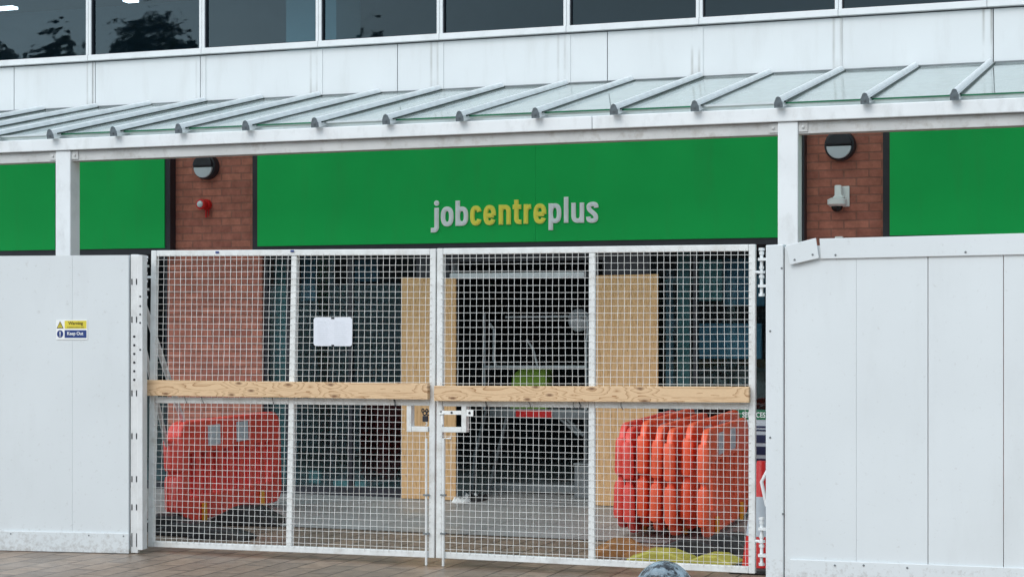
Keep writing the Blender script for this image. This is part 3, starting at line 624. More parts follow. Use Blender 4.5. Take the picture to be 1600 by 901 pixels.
crumple('plastic_scrap', 745, 782, .16, .28, .07, M['rubber'], 'crumpled black plastic scrap on the paving by the doorway', 3)
crumple('plastic_scrap', 722, 784, .15, .22, .05, M['white_p'], 'crumpled white scrap on the paving beside the left plywood board', 4)
crumple('plastic_scrap', 735, 779, .14, .1, .06, M['white_p'], 'narrow white scrap beside the black one by the doorway', 9)

# ------------------------------------------------------------ plastic barriers
BL, BH, BT = 2.08, .84, .05
def barrier_panel(m):
    r = .16
    xs = [0,.02,.06,.11,.16]; nb = 8; step = (BL-.32)/nb
    for k in range(nb): xs += [.16+step*k+.145, .16+step*(k+1)]
    xs += [BL-.11, BL-.06, BL-.02, BL]
    zs = [0,.03,.09,.16,.20, BH-.27, BH-.16, BH-.09, BH-.03, BH]
    xs = sorted(set(round(v,4) for v in xs)); 
    def solid(i, k):
        if i < 0 or k < 0 or i >= len(xs)-1 or k >= len(zs)-1: return False
        xm, zm = (xs[i]+xs[i+1])/2, (zs[k]+zs[k+1])/2
        if zm < .20 or zm > BH-.27: return True
        if xm < .16 or xm > BL-.16: return True
        f = ((xm-.16) % step)
        return f > .145
    def warp(x, z):
        cx = min(max(x, r), BL-r); cz = min(max(z, r), BH-r); a, c = x-cx, z-cz
        if a and c:
            k = max(abs(a), abs(c))/hypot(a, c); a *= k; c *= k
        return cx+a, cz+c
    m_ = MB(); idx = {}
    def vid(i, k, s):
        key = (i,k,s)
        if key not in idx:
            x, z = warp(xs[i], zs[k]); idx[key] = len(m_.v); m_.v.append((0 + s*BT/2, x, z))
        return idx[key]
    for i in range(len(xs)-1):
        for k in range(len(zs)-1):
            if not solid(i,k): continue
            F = [(vid(i,k,1),vid(i+1,k,1),vid(i+1,k+1,1),vid(i,k+1,1)), (vid(i,k,-1),vid(i,k+1,-1),vid(i+1,k+1,-1),vid(i+1,k,-1))]
            if not solid(i-1,k): F.append((vid(i,k,-1),vid(i,k,1),vid(i,k+1,1),vid(i,k+1,-1)))
            if not solid(i+1,k): F.append((vid(i+1,k,1),vid(i+1,k,-1),vid(i+1,k+1,-1),vid(i+1,k+1,1)))
            if not solid(i,k-1): F.append((vid(i+1,k,1),vid(i,k,1),vid(i,k,-1),vid(i+1,k,-1)))
            if not solid(i,k+1): F.append((vid(i,k+1,1),vid(i+1,k+1,1),vid(i+1,k+1,-1),vid(i,k+1,-1)))
            m_.f += F; m_.m += [0]*len(F)
    return m_
def make_barrier(m):
    t_ = thing('barrier', (0,0,0), 'x', 'barrier')
    pn = barrier_panel(m).build('panel', m, t_, local=True, bevel=.014, seg=3)
    pn.data.polygons.foreach_set('use_smooth', [True]*len(pn.data.polygons))
    for y in (.52, 1.10): MB().box(BT/2+.0005, BT/2+.006, y, y+.24, BH-.225, BH-.05).build('reflector', M['reflect'], t_, local=True)
    for y in (.35, 1.55): MB().box(BT/2+.004, BT/2+.03, y, y+.06, -.01, .14).build('clip', M['clip'], t_, local=True, bevel=.006)
    # interlocking hooks at the near end
    for z in (.10, .44): MB().lathe([(.038,0),(.047,.03),(.047,.25),(.036,.29)], (0,.0,z), n=14).build('hinge_lug', m, t_, local=True, smooth=True)
    return t_
def place_b(t_, x, y, z, dx, dy, label, group, lean=0):
    t_.location = (x, y, z); t_.rotation_euler = (0, lean, atan2(dy, dx)-pi/2); t_['label'] = label; t_['group'] = group; t_.name = 'barrier'
bA = make_barrier(M['orange']); bB = make_barrier(M['orange2'])
GL, GR = 'red barriers leaning together behind the left gate leaf', 'orange barriers stacked on edge behind the right gate leaf'
place_b(bA, -7.76, 12.93, .045, -.16, 2.02, 'red plastic barrier with two grey reflectors, frontmost behind the left gate leaf', GL, -.03)
c1 = dup(bA); place_b(c1, -7.82, 12.96, .04, -.15, 2.02, 'red plastic barrier sandwiched in the middle of the left stack', GL, -.03)
c2 = dup(bA); place_b(c2, -7.885, 13.0, .04, -.13, 2.02, 'red plastic barrier at the back of the left stack, nearest the hoarding', GL, -.03)
names = ['orange barrier with grey reflectors on its open face, rightmost of the right stack',
 'orange barrier second in the stack from the right hoarding', 'orange barrier third in the stack from the right hoarding, between two others',
 'orange barrier in the middle of the stack behind the right gate leaf', 'orange barrier third from the plywood end of the right stack',
 'red barrier second from the plywood end of the right stack', 'red barrier nearest the plywood board, leftmost of the right stack']
for i, px in enumerate((1099, 1071, 1048, 1023, 1003, 984, 967)):
    Yn = 13.42+[0,.16,.04,.08,.16,.1,.14][i]; x = atX(px, Yn)
    s = (bB if i in (0,1,2,3,4) else bA); t_ = bB if i == 0 else dup(s)
    place_b(t_, x, Yn, .045+[0,.035,.0,.02,.045,.0,.03][i], -.12+random.uniform(-.03,.03), 2.1, names[i], GR, [0,.03,-.02,.035,.01,-.03,.03][i])
    t_.rotation_euler.x = [0,.012,-.01,.008,.014,-.012,.01][i]
# loose feet of the barriers
def foot(px, py, l, w_, h, m, rz, label, z=0):
    t = (EYE-z)/(py-HY); a, c = ray(px); x, y = a*t, c*t
    m_ = MB(); m_.prism([(-l/2,0),(l/2,0),(l/2,h*.35),(l*.16,h),(-l*.16,h),(-l/2,h*.35)], -w_/2, w_/2)
    o = m_.build('barrier_foot', m, local=True, bevel=.012); o.location = (x, y, z+.001); o.rotation_euler = (0,0,rz)
    return tag(o, label, 'ballast block', 'loose feet lying round the barriers')
foot(388, 819, .58, .26, .16, M['rubber'], radians(12), 'black rubber foot with a peaked top under the far part of the left barriers')
foot(300, 836, .62, .25, .11, M['rubber'], radians(-6), 'black rubber foot lying flat at the near corner of the left barriers')
foot(262, 828, .5, .25, .13, M['rubber'], radians(30), 'black rubber foot half hidden behind the left gate stile')
foot(348, 841, .5, .22, .08, M['rubber'], radians(4), 'low black rubber foot just behind the bottom rail of the left gate')
foot(1034, 877, .46, .30, .085, M['yellow'], radians(4), 'yellow plastic foot, the largest, in the middle under the right barriers')
foot(1118, 881, .34, .26, .075, M['yellow'], radians(-8), 'dull yellow foot at the near right end of the right barriers')
foot(973, 868, .40, .25, .12, M['ochre'], radians(20), 'brown foot at the left end under the right barriers')
foot(1010, 872, .30, .22, .07, M['ochre'], radians(-20), 'flat brown foot tucked between the brown and yellow ones')
foot(1078, 866, .5, .24, .12, M['rubber'], radians(10), 'black foot between the two yellow ones under the right barriers')
foot(1148, 862, .5, .24, .14, M['rubber'], radians(-30), 'black foot beside the red traffic cone')
# traffic cone by the right hinge
x, y = atX(1190, 12.15), 12.15
t_ = thing('traffic_cone', (x, y, 0), 'red traffic cone with a grey reflective sleeve in the gap beside the right hoarding', 'traffic cone')
MB().box(-.19,.19,-.19,.19,.001,.04).build('base', M['rubber'], t_, local=True, bevel=.01)
def cr_(z): return .135-.105*(z-.04)/.76
MB().lathe([(cr_(.04),.041),(cr_(.74),.74),(cr_(.74)*.8,.76)], n=28).build('body', M['red'], t_, local=True, smooth=True)
MB().lathe([(cr_(.25)+.0015,.2505),(cr_(.52)+.0015,.5195)], n=28, cap=False).build('sleeve', M['reflect'], t_, local=True, smooth=True)
# notice board behind the glass on the right
yb = YW-.02
t_ = thing('opening_hours_board', (atX(1196,yb), yb, .9), 'upright notice panel with a green band and three dark squares by the right gate post', 'notice board')
x0, x1 = atX(1150,yb), atX(1232,yb)
MB().box(x0, x1, yb, yb+.02, .3, zat(1190,640,yb)).build('panel', M['diff'], t_)
MB().box(x0, x1, yb-.004, yb-.001, zat(1190,655,yb), zat(1190,640,yb)).build('green_band', M['sgreen'], t_)
text('SERVICES', atX(1160,yb), atX(1196,yb), zat(1190,652,yb), zat(1190,643.5,yb), yb-.0045, t_, M['white_p'])
m_ = MB()
for a, c in ((665,668),(670.5,673),(679,691.5),(697,710),(716,728)): 
    m_.box(x0+.02, x1-.05, yb-.004, yb-.001, zat(1190,c,yb), zat(1190,a,yb))
m_.build('dark_square', M['navy'], t_)

# ------------------------------------------------------------ gates
def g(px, py): return at(px, py, YG)
def lerp(a, b_, t): return (a[0]+(b_[0]-a[0])*t, a[1]+(b_[1]-a[1])*t)
FW = .044
def wires(TL, TR, BL_, BR, hole=None, seed=0):
    rnd = random.Random(seed); m_ = MB(); W = abs(TR[0]-TL[0]); H = abs(TL[1]-BL_[1]); nv = max(2, round(W/.0468)); nh = max(2, round(H/.0475)); r = .0017
    y0 = YG-.024
    def Q(s, t): return lerp(lerp(TL, TR, s), lerp(BL_, BR, s), t)
    # whole sheet bulges a little
    ph = rnd.uniform(0,6)
    def wob(s, t): return .0035*sin(5*s+ph)*sin(4*t+ph), .003*sin(6*t+2*ph)*cos(3*s)
    def emit_line(pts):
        run = []
        for p in pts:
            if hole and hole[0] < p[0] < hole[1] and hole[2] < p[2] < hole[3]:
                if len(run) > 1: m_.tube(run, r, 4, False)
                run = []
            else: run.append(p)
        if len(run) > 1: m_.tube(run, r, 4, False)
    for i in range(nv):
        s = (i+.5)/nv; jx = rnd.uniform(-.003,.003); pts = []
        for k in range(-1, nh+2):
            t = k/nh; tt = min(max(t, -.22/nh*1.6), 1+.22/nh*1.6); q = Q(s, tt); a, c = wob(s, t)
            pts.append((q[0]+jx+a+rnd.uniform(-.0006,.0006), y0+(.0022 if (i+k)%2 else -.0022), q[1]))
        emit_line(pts)
    for k in range(nh):
        t = (k+.5)/nh; jz = rnd.uniform(-.0025,.0025); pts = []
        for i in range(-1, nv+2):
            s = i/nv; ss = min(max(s, -.35/nv), 1+.35/nv); q = Q(ss, t); a, c = wob(s, t)
            pts.append((q[0], y0+(-.0022 if (i+k)%2 else .0022), q[1]+jz+c+rnd.uniform(-.0006,.0006)))
        emit_line(pts)
    return m_
def gate_leaf(label, tl, tr, blp, brp, mt, mb, ml, mr, board, lock, seed):
    """pixel positions of the centre lines of stiles and rails"""
    c = g((tl[0]+tr[0])/2, blp[1]); t_ = thing('gate_leaf', (c[0], YG, .0), label, 'gate', 'white mesh leaves of the double gate')
    y0, y1 = YG-.02, YG+.02
    TL, TR, BLq, BR = g(*tl), g(*tr), g(*blp), g(*brp)
    m_ = MB(); h = FW/2
    m_.bar((TL[0], TL[1]+h), (BLq[0], BLq[1]-h), FW, y0, y1); m_.bar((TR[0], TR[1]+h), (BR[0], BR[1]-h), FW, y0, y1)
    e = .0235
    m_.bar((TL[0]+e, TL[1]), (TR[0]-e, TR[1]), FW, y0+.001, y1-.001); m_.bar((BLq[0]+e, BLq[1]), (BR[0]-e, BR[1]), FW, y0+.001, y1-.001)
    m_.build('frame', M['gate_w'], t_, bevel=.004)
    MT, MBt, ML, MR = g(*mt), g(*mb), g(*ml), g(*mr)
    m_ = MB(); m_.bar((MT[0], MT[1]-e), (MBt[0], MBt[1]+e), FW, y0+.003, y1-.003); m_.build('middle_stile', M['gate_w'], t_, bevel=.004)
    xm = lambda z: MT[0]+(MBt[0]-MT[0])*(MT[1]-z)/(MT[1]-MBt[1])
    m_ = MB()
    zc = (ML[1]+MR[1])/2; xc = xm(zc); zM = ML[1]+(MR[1]-ML[1])*(xc-ML[0])/(MR[0]-ML[0])
    m_.bar((ML[0]+e, ML[1]), (xc-e, zM), FW, y0+.002, y1-.002); m_.bar((xc+e, zM), (MR[0]-e, MR[1]), FW, y0+.002, y1-.002)
    m_.build('middle_rail', M['gate_w'], t_, bevel=.004)
    d = FW/2
    def on(a, b_, x): return a[1]+(b_[1]-a[1])*(x-a[0])/(b_[0]-a[0])
    def panel(xlt, xrt, xlb, xrb, topA, topB, botA, botB, hole, sd):
        A = (xlt, on(topA, topB, xlt)-d); B = (xrt, on(topA, topB, xrt)-d); C = (xlb, on(botA, botB, xlb)+d); D = (xrb, on(botA, botB, xrb)+d)
        wires(A, B, C, D, hole, sd).build('mesh_panel', M['wire'], t_)
    xl = lambda z: TL[0]+(BLq[0]-TL[0])*(TL[1]-z)/(TL[1]-BLq[1]); xr = lambda z: TR[0]+(BR[0]-TR[0])*(TR[1]-z)/(TR[1]-BR[1])
    zt, zm, zb = TL[1], ML[1], BLq[1]
    panel(xl(zt)+d, xm(zt)-d, xl(zm)+d, xm(zm)-d, TL, TR, ML, MR, None, seed)
    panel(xm(zt)+d, xr(zt)-d, xm(zm)+d, xr(zm)-d, TL, TR, ML, MR, None, seed+1)
    hx0, hz0 = g(lock[0], lock[3]); hx1, hz1 = g(lock[1], lock[2]); hole = (hx0, hx1, hz0, hz1+.03)
    panel(xl(zm)+d, xm(zm)-d, xl(zb)+d, xm(zb)-d, ML, MR, BLq, BR, hole, seed+2)
    panel(xm(zm)+d, xr(zm)-d, xm(zb)+d, xr(zb)-d, ML, MR, BLq, BR, hole, seed+3)
    # pine board screwed across
    pts = [g(*p) for p in board]
    m_ = MB(); m_.prism(pts, YG-.075, YG-.0275); bo = m_.build('pine_board', M['lumber'], t_, bevel=.003)
    # wire ties hanging below the board
    rnd = random.Random(seed+9); m_ = MB()
    for k in range(7):
        x = pts[0][0]+(pts[1][0]-pts[0][0])*rnd.uniform(.05,.97); z = on(pts[3], pts[2], x)
        m_.tube([(x,YG-.05,z-.001),(x+rnd.uniform(-.008,.008),YG-.032,z-.03),(x+rnd.uniform(-.01,.01),YG-.030,z-.055)], .0022, 5)
    m_.build('wire_tie', M['black'], t_)
    return t_
GLf = gate_leaf('left leaf of the white mesh double gate, with a pine board across it', (242.3,396), (678,393.5), (237,848.5), (675.5,865.5), (461,395), (452.5,857), (240,624.5), (677,628.5),
      [(233,592.8),(674.5,598.5),(674.5,623.3),(233,617)], (640,677,631,671), 11)
GRf = gate_leaf('right leaf of the white mesh double gate, with a pine board across it', (689,393), (1176,387), (687.3,866), (1175.6,889.5), (926,390), (925,879), (688.5,629), (1176,634.5),
      [(684.5,602),(1174,603.3),(1174,628),(684.5,625.3)], (689,730,631,671), 31)
# lock boxes and bolts
def flatbar(m_, a, b_, wpx, y0, y1):
    m_.bar(g(*a), g(*b_), wpx, y0, y1)
m_ = MB(); flatbar(m_, (641.5,633.5), (641.5,674), .036, YG-.03, YG+.03); flatbar(m_, (645.5,669.5), (671,670), .036, YG-.03, YG+.03); m_.build('lock_box', M['gate_w'], GLf, bevel=.003)
m_ = MB(); flatbar(m_, (727,634), (727,675), .036, YG-.03, YG+.03); flatbar(m_, (693,670.5), (723,670.8), .036, YG-.03, YG+.03); m_.build('lock_box', M['gate_w'], GRf, bevel=.003)
m_ = MB(); flatbar(m_, (690,644), (722.5,644), .028, YG-.02, YG-.008); flatbar(m_, (731.5,644), (742,644.5), .046, YG-.034, YG-.026)
m_.tube([(*[g(689,646)[0]], YG-.03, g(689,646)[1]), (g(697,645)[0], YG-.035, g(697,645)[1])], .006, 6); m_.tube([(g(693.5,648)[0], YG-.03, g(693.5,648)[1]), (g(694,662)[0], YG-.03, g(694,662)[1])], .008, 8)
m_.build('bolt', M['white_p'], GRf)
m_ = MB(); p = g(736.5,644.3); m_.lathe([(.009,0),(.009,.003)], (p[0], YG-.0345, p[1]), 'y', 12); p = g(707.5,644); m_.lathe([(.008,0),(.008,.003)], (p[0], YG-.0205, p[1]), 'y', 12); m_.build('bolt_hole', M['black'], GRf)
m_ = MB(); a = g(698,684); b_ = g(708,684); c_ = g(695.5,860); e_ = g(695.5,881)
m_.tube([(b_[0],YG-.035,b_[1]),(g(696,684)[0],YG-.035,g(696,684)[1]),(c_[0],YG-.035,c_[1]),(e_[0],YG-.035,.004)], .0095, 8)
m_.build('drop_bolt', M['gate_w'], GRf, smooth=True)
m_ = MB(); m_.tube([(g(669,684)[0],YG-.035,g(669,684)[1]),(g(669,860)[0],YG-.035,g(669,860)[1]),(g(669,872)[0],YG-.035,.004)], .0085, 8); m_.build('drop_bolt', M['gate_w'], GLf, smooth=True)
for px, par in ((669,GLf),(695.7,GRf)):
    m_ = MB()
    for py in (772, 832):
        p = g(px, py); m_.box(p[0]-.02, p[0]+.02, YG-.048, YG-.0225, p[1]-.006, p[1]+.006)
    m_.build('bolt_guide', M['grey'], par)
# chain and padlock in the lock opening
t_ = thing('padlock', (g(668,655)[0], YG, g(668,655)[1]), 'dark padlock and short chain hanging in the lock box of the left gate leaf', 'padlock')
m_ = MB(); rnd = random.Random(4)
pp = [g(661,641), g(664,645), g(667,641.5), g(670,645), g(673,642)]
for k, p in enumerate(pp):
    n = 10; ra, rb = .014, .009; ppts = [(p[0]+ra*cos(2*pi*i/n)*(1 if k%2 else .6), YG-.002+(.008*sin(2*pi*i/n) if k%2 else 0), p[1]+rb*1.5*sin(2*pi*i/n)) for i in range(n+1)]
    m_.tube(ppts, .0045, 6)
m_.build('chain', M['black'], t_)
m_ = MB(); p = g(665,653); m_.box(p[0]-.02, p[0]+.02, YG-.016, YG+.006, p[1]-.024, p[1]+.018); m_.build('body', M['black'], t_, bevel=.005)
m_ = MB(); p = g(666,660); m_.tube([(p[0],YG-.01,p[1]+.012),(p[0]+.012,YG-.01,p[1]-.006),(p[0],YG-.01,p[1]-.018)], .004, 6); m_.build('key_tab', M['pale'], t_)
# blue cable ties on top rails
m_ = MB()
for px, py in ((342,394.5),(459,392.5)): p = g(px, py); m_.box(p[0]-.014, p[0]+.014, YG-.027, YG-.0225, p[1]-.006, p[1]+.008)
m_.build('cable_tie', M['sign_b'], GLf)
# paper notice
y = YG-.034
t_ = thing('notice', (g(523,517)[0], y, g(523,541)[1]), 'white laminated notice with rounded corners tied to the mesh of the left gate', 'notice')
n0, n1 = g(493.5,541), g(553.5,495); xa, xb, zb, zt = n0[0], n1[0], n0[1]+.004, n1[1]-.002
def rrect(x0, x1, z0, z1, r, n=5):
    o_ = []
    for cx, cz, a0 in ((x1-r,z1-r,0),(x0+r,z1-r,pi/2),(x0+r,z0+r,pi),(x1-r,z0+r,1.5*pi)):
        o_ += [(cx+r*cos(a0+pi/2*k/n), cz+r*sin(a0+pi/2*k/n)) for k in range(n+1)]
    return o_
m_ = MB(); m_.prism(rrect(xa, xb, zb, zt, .02), y-.0015, y+.0015); m_.build('sheet', M['paper'], t_)
m_ = MB(); rnd = random.Random(2)
for k in range(13):
    z = zt-.03-k*.0135; m_.box(xa+.03, xa+.135-rnd.uniform(0,.03), y-.0022, y-.0016, z-.002, z)
    m_.box(xa+.165, xb-.03-rnd.uniform(0,.03), y-.0022, y-.0016, z-.002, z)
m_.build('print', M['ink'], t_)
m_ = MB(); m_.box((xa+xb)/2-.012,(xa+xb)/2+.012,y-.004,y-.0017,zt-.012,zt+.003); m_.box((xa+xb)/2-.010,(xa+xb)/2+.010,y-.004,y-.0017,zb-.004,zb+.01); m_.build('cable_tie', M['black'], t_)

# ------------------------------------------------------------ hoardings
# left: plane through two ground points, slightly turned
HO = Vector((-7.31, 11.445, 0)); HA = atan2(.185, 1.0)
def hl(px, py):                      # pixel -> (local x, z) on the left hoarding
    a, c = ray(px); dx, dy = cos(HA), sin(HA)
    den = a*dy - c*dx; t = (HO.x*dy - HO.y*dx)/den
    return ((a*t-HO.x)*dx + (c*t-HO.y)*dy, EYE+(HY-py)*t)
hL = thing('hoarding', (HO.x, HO.y, 0), 'white sheet metal hoarding left of the gate with a small warning sign on it', 'hoarding', 'white site hoardings', rz=HA)
ztL = hl(190, 398.5)[1]
jx = hl(113,500)[0]; wv = jx-hl(208,500)[0]
xr = 0.0
edges = [hl(201,500)[0], jx, jx-1.0, jx-2.0, jx-3.0, jx-4.0, jx-5.0]
for a, c in zip(edges[:-1], edges[1:]):
    MB().box(c+.0004, a-.0004, 0, .035, .02, ztL).build('sheet', M['hoard'], hL, local=True, bevel=.0012)
MB().box(edges[-1], edges[0]+.006, -.014, -.001, .004, .152).build('skirting', M['hoard'], hL, local=True, bevel=.003)
m_ = MB()
for px in (18, 140, 194):
    lx, _ = hl(px, 835); m_.lathe([(.006,0),(.005,.004)], (lx,-.014,.132), 'y', 8)
m_.build('screw', M['grey'], hL, local=True)
# perforated post
a0, a1, a2 = hl(201.5,600)[0]+.008, hl(217,600)[0], hl(222.5,600)[0]
m_ = MB(); m_.box(a0, a1-.012, .012, .05, .005, ztL+.005); m_.box(a1-.0115, a1+.03, -.004, .09, .03, ztL+.0); po = m_.build('post', M['steel_w'], hL, local=True, bevel=.004)
m_ = MB(); xm_ = (a0+a1-.012)/2
for py in (440, 499, 614, 681, 748, 792):
    for s in (-1,1): lx = xm_+s*.018; z = hl(208,py)[1]; m_.box(lx-.004, lx+.004, .0095, .0115, z-.022, z+.022)
for py in (843,): 
    for s in (-1,1): lx = xm_+s*.018; z = hl(208,py)[1]; m_.box(lx-.003, lx+.003, .0095, .0115, z-.05, z+.05)
for py in (525.5,539,552.5,566,579.5,593): z = hl(208,py)[1]; m_.lathe([(.009,0),(.009,.002)], (xm_,.0115,z), 'y', 10)
for py in (463,478,491,504,546): z = hl(220,py)[1]; m_.lathe([(.007,0),(.007,.002)], (a1+.012,-.0045,z), 'y', 10)
m_.build('slot', M['black'], po, local=True)
def hinge(m_, x, y, z, s, up=1):
    m_.tube([(x,y,z-.16),(x,y,z+.16)], .011, 8)
    for dz, r in ((.15,.02),(.125,.017),(.0,.024),(-.03,.018),(-.15,.02),(.03,.016)): m_.lathe([(r,0),(r,.018)], (x,y,z+dz-.009), n=6)
    m_.box(min(x-s*.07,x+s*.018), max(x-s*.07,x+s*.018), y-.028, y+.028, z+.075, z+.093); m_.box(min(x-s*.07,x+s*.018), max(x-s*.07,x+s*.018), y-.028, y+.028, z-.10, z-.082)
    m_.tube([(x,y,z),(x+s*.06,y,z)], .01, 8)
def to_local(o, p): return o.matrix_basis.inverted() @ Vector(p)
bpy.context.view_layer.update()
yh = YG-.01
for py in (433, 814):
    m_ = MB(); x, z = at(227.5 if py < 500 else 224.5, py, yh); lp = to_local(hL, (x, yh, z)); hinge(m_, lp.x, lp.y, lp.z, 1); m_.build('hinge', M['alu'], hL, local=True, smooth=True)
m_ = MB(); p1 = to_local(hL, (*[at(222,474,YG+.0)[0]], YG+.02, at(222,474,YG)[1])); 
q = P(300,700,13.6); p2 = to_local(hL, q); m_.tube([p1, p2 + (p2-p1)*.45], .022, 10)
q = P(262,700,13.0); p3 = to_local(hL, q); p4 = to_local(hL, (at(220,520,YG+.05)[0], YG+.05, at(220,520,YG+.05)[1])); m_.tube([p4, p3+(p3-p4)*.3], .018, 10)
m_.build('brace', M['steel_w'], hL, local=True, smooth=True)
# warning sign
lx0, z0 = hl(88,530); lx1, z1 = hl(137,499.5)
t_ = thing('warning_sign', (0,0,0), 'small yellow and blue Warning and Keep Out sign on the left hoarding', 'sign'); 
wp = hL.matrix_world @ Vector((lx0, -.0015, z0)); t_.location = wp; t_.rotation_euler = (0,0,HA)
W_, H_ = lx1-lx0, z1-z0
MB().box(0, W_, -.003, 0, 0, H_).build('plate', M['white_p'], t_, local=True)
u_, v_ = W_/50, H_/31
MB().box(13.8*u_, 48.5*u_, -.0042, -.0032, 17.3*v_, 29.8*v_).build('yellow_panel', M['sign_y'], t_, local=True)
MB().box(13.8*u_, 48.5*u_, -.0042, -.0032, 2.6*v_, 14.8*v_).build('blue_panel', M['sign_b'], t_, local=True)
def sgn_text(body, a, b_, c_, d_, m, bold=.02):
    loc = t_.location.copy(); t_.location = (0,0,0); o = text(body, a, b_, c_, d_, -.0043, t_, m, bold); t_.location = loc; return o
sgn_text('Warning', 19.5*u_, 43*u_, 22*v_, 28.3*v_, M['olive'])
sgn_text('Construction site', 18*u_, 44.5*u_, 18.4*v_, 20.6*v_, M['olive'], .0)
sgn_text('Keep Out', 18*u_, 43.5*u_, 5.3*v_, 12.3*v_, M['white_p'])
m_ = MB(); m_.prism([(1*u_,17.6*v_),(12*u_,17.6*v_),(6.5*u_,29.2*v_)], -.0042, -.0032); m_.cur = 1
m_.prism([(2.9*u_,18.9*v_),(10.1*u_,18.9*v_),(6.5*u_,26.6*v_)], -.0050, -.0043); m_.cur = 0
m_.box(6*u_,7*u_,-.0056,-.0051,20.6*v_,24.6*v_); m_.box(6*u_,7*u_,-.0056,-.0051,19.2*v_,20.1*v_); m_.build('hazard_symbol', [M['olive'], M['sign_y']], t_, local=True)
m_ = MB(); m_.prism([(6.5*u_+5*u_*cos(2*pi*k/24), 8.8*v_+5.9*v_*sin(2*pi*k/24)) for k in range(24)], -.0042, -.0032); m_.cur = 1
m_.box(5.8*u_,7.2*u_,-.0050,-.0043,7*v_,12.6*v_); m_.box(5.8*u_,7.2*u_,-.0050,-.0043,4.6*v_,6.2*v_); m_.build('notice_symbol', [M['sign_b'], M['white_p']], t_, local=True)

# right hoarding, parallel to the gate
YR = 11.46
r = lambda px, py, y=YR: at(px, py, y)
hR = thing('hoarding', (r(1400,0)[0], YR, 0), 'white sheet metal hoarding right of the gate with a bent capping strip', 'hoarding', 'white site hoardings')
xs = [r(p,600)[0] for p in (1226,1338,1450,1568)]; st = xs[-1]-xs[-2]; xs += [xs[-1]+st*k for k in range(1,8)]
topz = lambda x: 2.20+(x-xs[0])*.013
for a, c in zip(xs[:-1], xs[1:]):
    ga = .0004 if a == xs[0] or a == xs[1] else .0022; gc = .0004 if c == xs[1] else .0022
    MB().prism([(a+ga,.0),(c-gc,.0),(c-gc,topz(c)),(a+ga,topz(a))], YR, YR+.035).build('sheet', M['hoard'], hR, bevel=.0015)
xp0, xp1 = r(1197,600)[0], r(1224.5,600)[0]
MB().prism([(xp0,.002),(xp1,.002),(xp1,zat(1224,381.5,YR)),(xp0,zat(1197,383,YR))], YR-.012, YR+.10).build('post', M['hoard'], hR, bevel=.006)
capR = [r(1281,373),r(1600,364.5),r(1600,397.7),r(1283,404.6)]
dxx = 4.0; e1 = (capR[1][0]+dxx, capR[1][1]+dxx*(capR[1][1]-capR[0][1])/(capR[1][0]-capR[0][0])); e2 = (capR[2][0]+dxx, capR[2][1]+dxx*(capR[2][1]-capR[3][1])/(capR[2][0]-capR[3][0]))
MB().prism([capR[0], e1, e2, capR[3]], YR-.014, YR-.003).build('capping', M['hoard'], hR, bevel=.003)
m_ = MB(); m_.prism([r(1229,384),r(1276,372),r(1281,403.5),r(1236,414)], YR-.030, YR-.018); m_.build('loose_capping', M['hoard'], hR, bevel=.003)
sk0, sk1 = r(1235,872.5), r(1600,886.3); s2 = (sk1[0]+4, sk1[1]+4*(sk1[1]-sk0[1])/(sk1[0]-sk0[0]))
MB().prism([(sk0[0],.003),(s2[0],.003),(s2[0],s2[1]),sk0], YR-.014, YR-.003).build('skirting', M['hoard'], hR, bevel=.003)
m_ = MB()
for px, py, yy in ((1271,398,.030),(1243,406,.030),(1306,398.5,.014),(1509,394,.014),(1204,517,.012),(1222,419,.012),(1224,802,.012),(1305,882,.014),(1350,882,.014),(1418,886,.014),(1204,683,.012)):
    x, z = r(px, py); m_.lathe([(.0075,0),(.006,.004)], (x, YR-yy, z), 'y', 8)
m_.build('screw', M['grey'], hR)
for py in (425, 845):
    m_ = MB(); x, z = at(1190, py, yh); hinge(m_, x, yh, z, -1); m_.build('hinge', M['alu'], hR, smooth=True)
m_ = MB(); m_.tube([P(1199,735,YR+.14), P(1190,752,YR+.14), P(1198,790,YR+.14)], .012, 8); m_.build('handle', M['steel_w'], hR, smooth=True)

# ------------------------------------------------------------ bollard in the foreground
t = .70/(875-HY); a, c = ray(1038); x, y = a*t, c*t; R = 53*t
t_ = thing('bollard', (x, y, 0), 'weathered grey domed bollard in front of the right gate leaf', 'bollard')
M['boll'] = mat('cast_iron_worn', (.20,.26,.30), .22, var=.45, scale=22, dirt=(.006,.009,.014), dirtamt=1, dscale=30, dlo=.47, dhi=.56, bump=.01, bscale=48)
m_ = MB(); n = 12
m_.lathe([(R*.92,.001),(R*.92,.1),(R*.8,.12),(R*.8,.80),(R,.83),(R,.87)], n=40); m_.build('shaft', M['boll'], t_, local=True, smooth=True)
m_ = MB(); m_.lathe([(R*1.0*cos(pi/2*k/n), .8705+.129*sin(pi/2*k/n)) for k in range(n)] + [(.001,1.0)], n=48); m_.build('dome', M['boll'], t_, local=True, smooth=True)

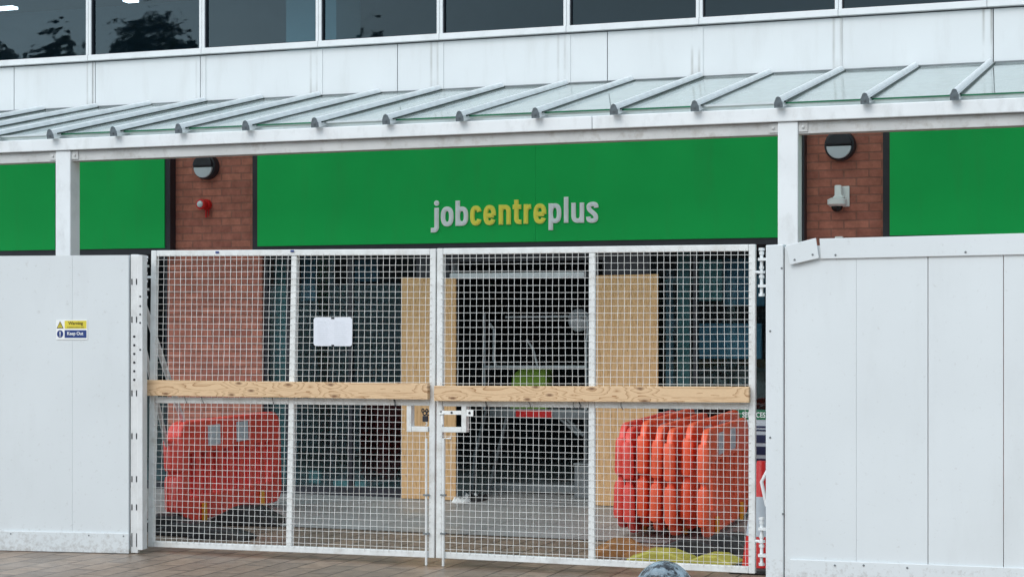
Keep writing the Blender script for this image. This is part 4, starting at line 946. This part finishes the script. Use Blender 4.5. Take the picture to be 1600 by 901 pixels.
# ------------------------------------------------------------ across the street (seen reflected in the glass)
t_ = thing('brick_terrace', (-16, -30, 0), 'unseen low brick terrace added across the street to darken the ground floor glass reflections', 'building')
MB().box(-70, 40, -38, -30, 0, 6.4).build('wall', M['brick_far'], t_)  # terrace added so the ground floor glass mirrors something dark
m_ = MB(); m_.add([(-70,-30,6.4),(40,-30,6.4),(40,-34,8.6),(-70,-34,8.6),(-70,-38,6.4),(40,-38,6.4)], [(0,1,2,3),(3,2,5,4),(0,3,4),(1,5,2)]); m_.build('roof', M['dark_in'], t_)
m_ = MB()
for k in range(18):
    for z in (.9, 3.9): m_.box(-68+k*6, -66.4+k*6, -29.99, -29.95, z, z+1.3)
m_.build('window', M['darkglass'], t_)
def tree(x, y, h, cr, seed, label):
    rnd = random.Random(seed); t_ = thing('tree', (x, y, 0), label, 'tree', 'trees reflected in the upper windows')
    m_ = MB(); m_.tube([(0,0,0),(.1,0,h*.4),(0,.1,h*.85)], [.3,.2,.05], 8)
    for k in range(9):
        a = rnd.uniform(0,6.28); z = h*rnd.uniform(.35,.7); m_.tube([(0,0,z),(cr*.5*cos(a),cr*.5*sin(a),z+h*.12),(cr*.8*cos(a),cr*.8*sin(a),z+h*.2)], [.1,.06,.02], 5)
    m_.build('trunk', M['bark'], t_, local=True, smooth=True)
    m_ = MB(); cl = []
    for k in range(26):
        a = rnd.uniform(0,6.28); q = rnd.uniform(.1,1)**.5*cr*.85; z = h*rnd.uniform(.42,.93); q *= (1-.55*max(0,(z/h-.65)/.35)); cl.append((q*cos(a), q*sin(a), z, cr*rnd.uniform(.16,.32)))
    for k in range(7000):
        c_ = rnd.choice(cl); d = Vector((rnd.gauss(0,1),rnd.gauss(0,1),rnd.gauss(0,1))).normalized()*c_[3]*rnd.uniform(.5,1.1); p = Vector(c_[:3])+d
        a = Vector((rnd.uniform(-1,1),rnd.uniform(-1,1),rnd.uniform(-1,1)))*.17; b_ = Vector((rnd.uniform(-1,1),rnd.uniform(-1,1),rnd.uniform(-1,1)))*.17
        m_.add([p-a, p+b_, p+a, p-b_], [(0,1,2,3)])
    m_.build('crown', M['foliage'], t_, local=True)
def refl(px, Y2):      # x of a thing at plane Y2 (behind the viewer) mirrored in the glass at pixel column px
    a, c = ray(px); return a/c*(YW+YW-Y2)
tree(refl(236,-42), -42, 17.3, 3.2, 1, 'tall tree across the street, mirrored in the second upper window')
tree(refl(278,-44), -44, 16.6, 1.8, 2, 'slender tree mirrored at the right of the second upper window')
tree(refl(98,-46), -46, 17.2, 2.3, 3, 'rounded tree mirrored in the leftmost upper window')
tree(refl(5,-44), -44, 16.2, 2.0, 5, 'tree mirrored at the very left edge of the upper windows')
tree(refl(580,-50), -50, 17.6, 1.3, 6, 'narrow tree mirrored faintly in the fourth upper window')
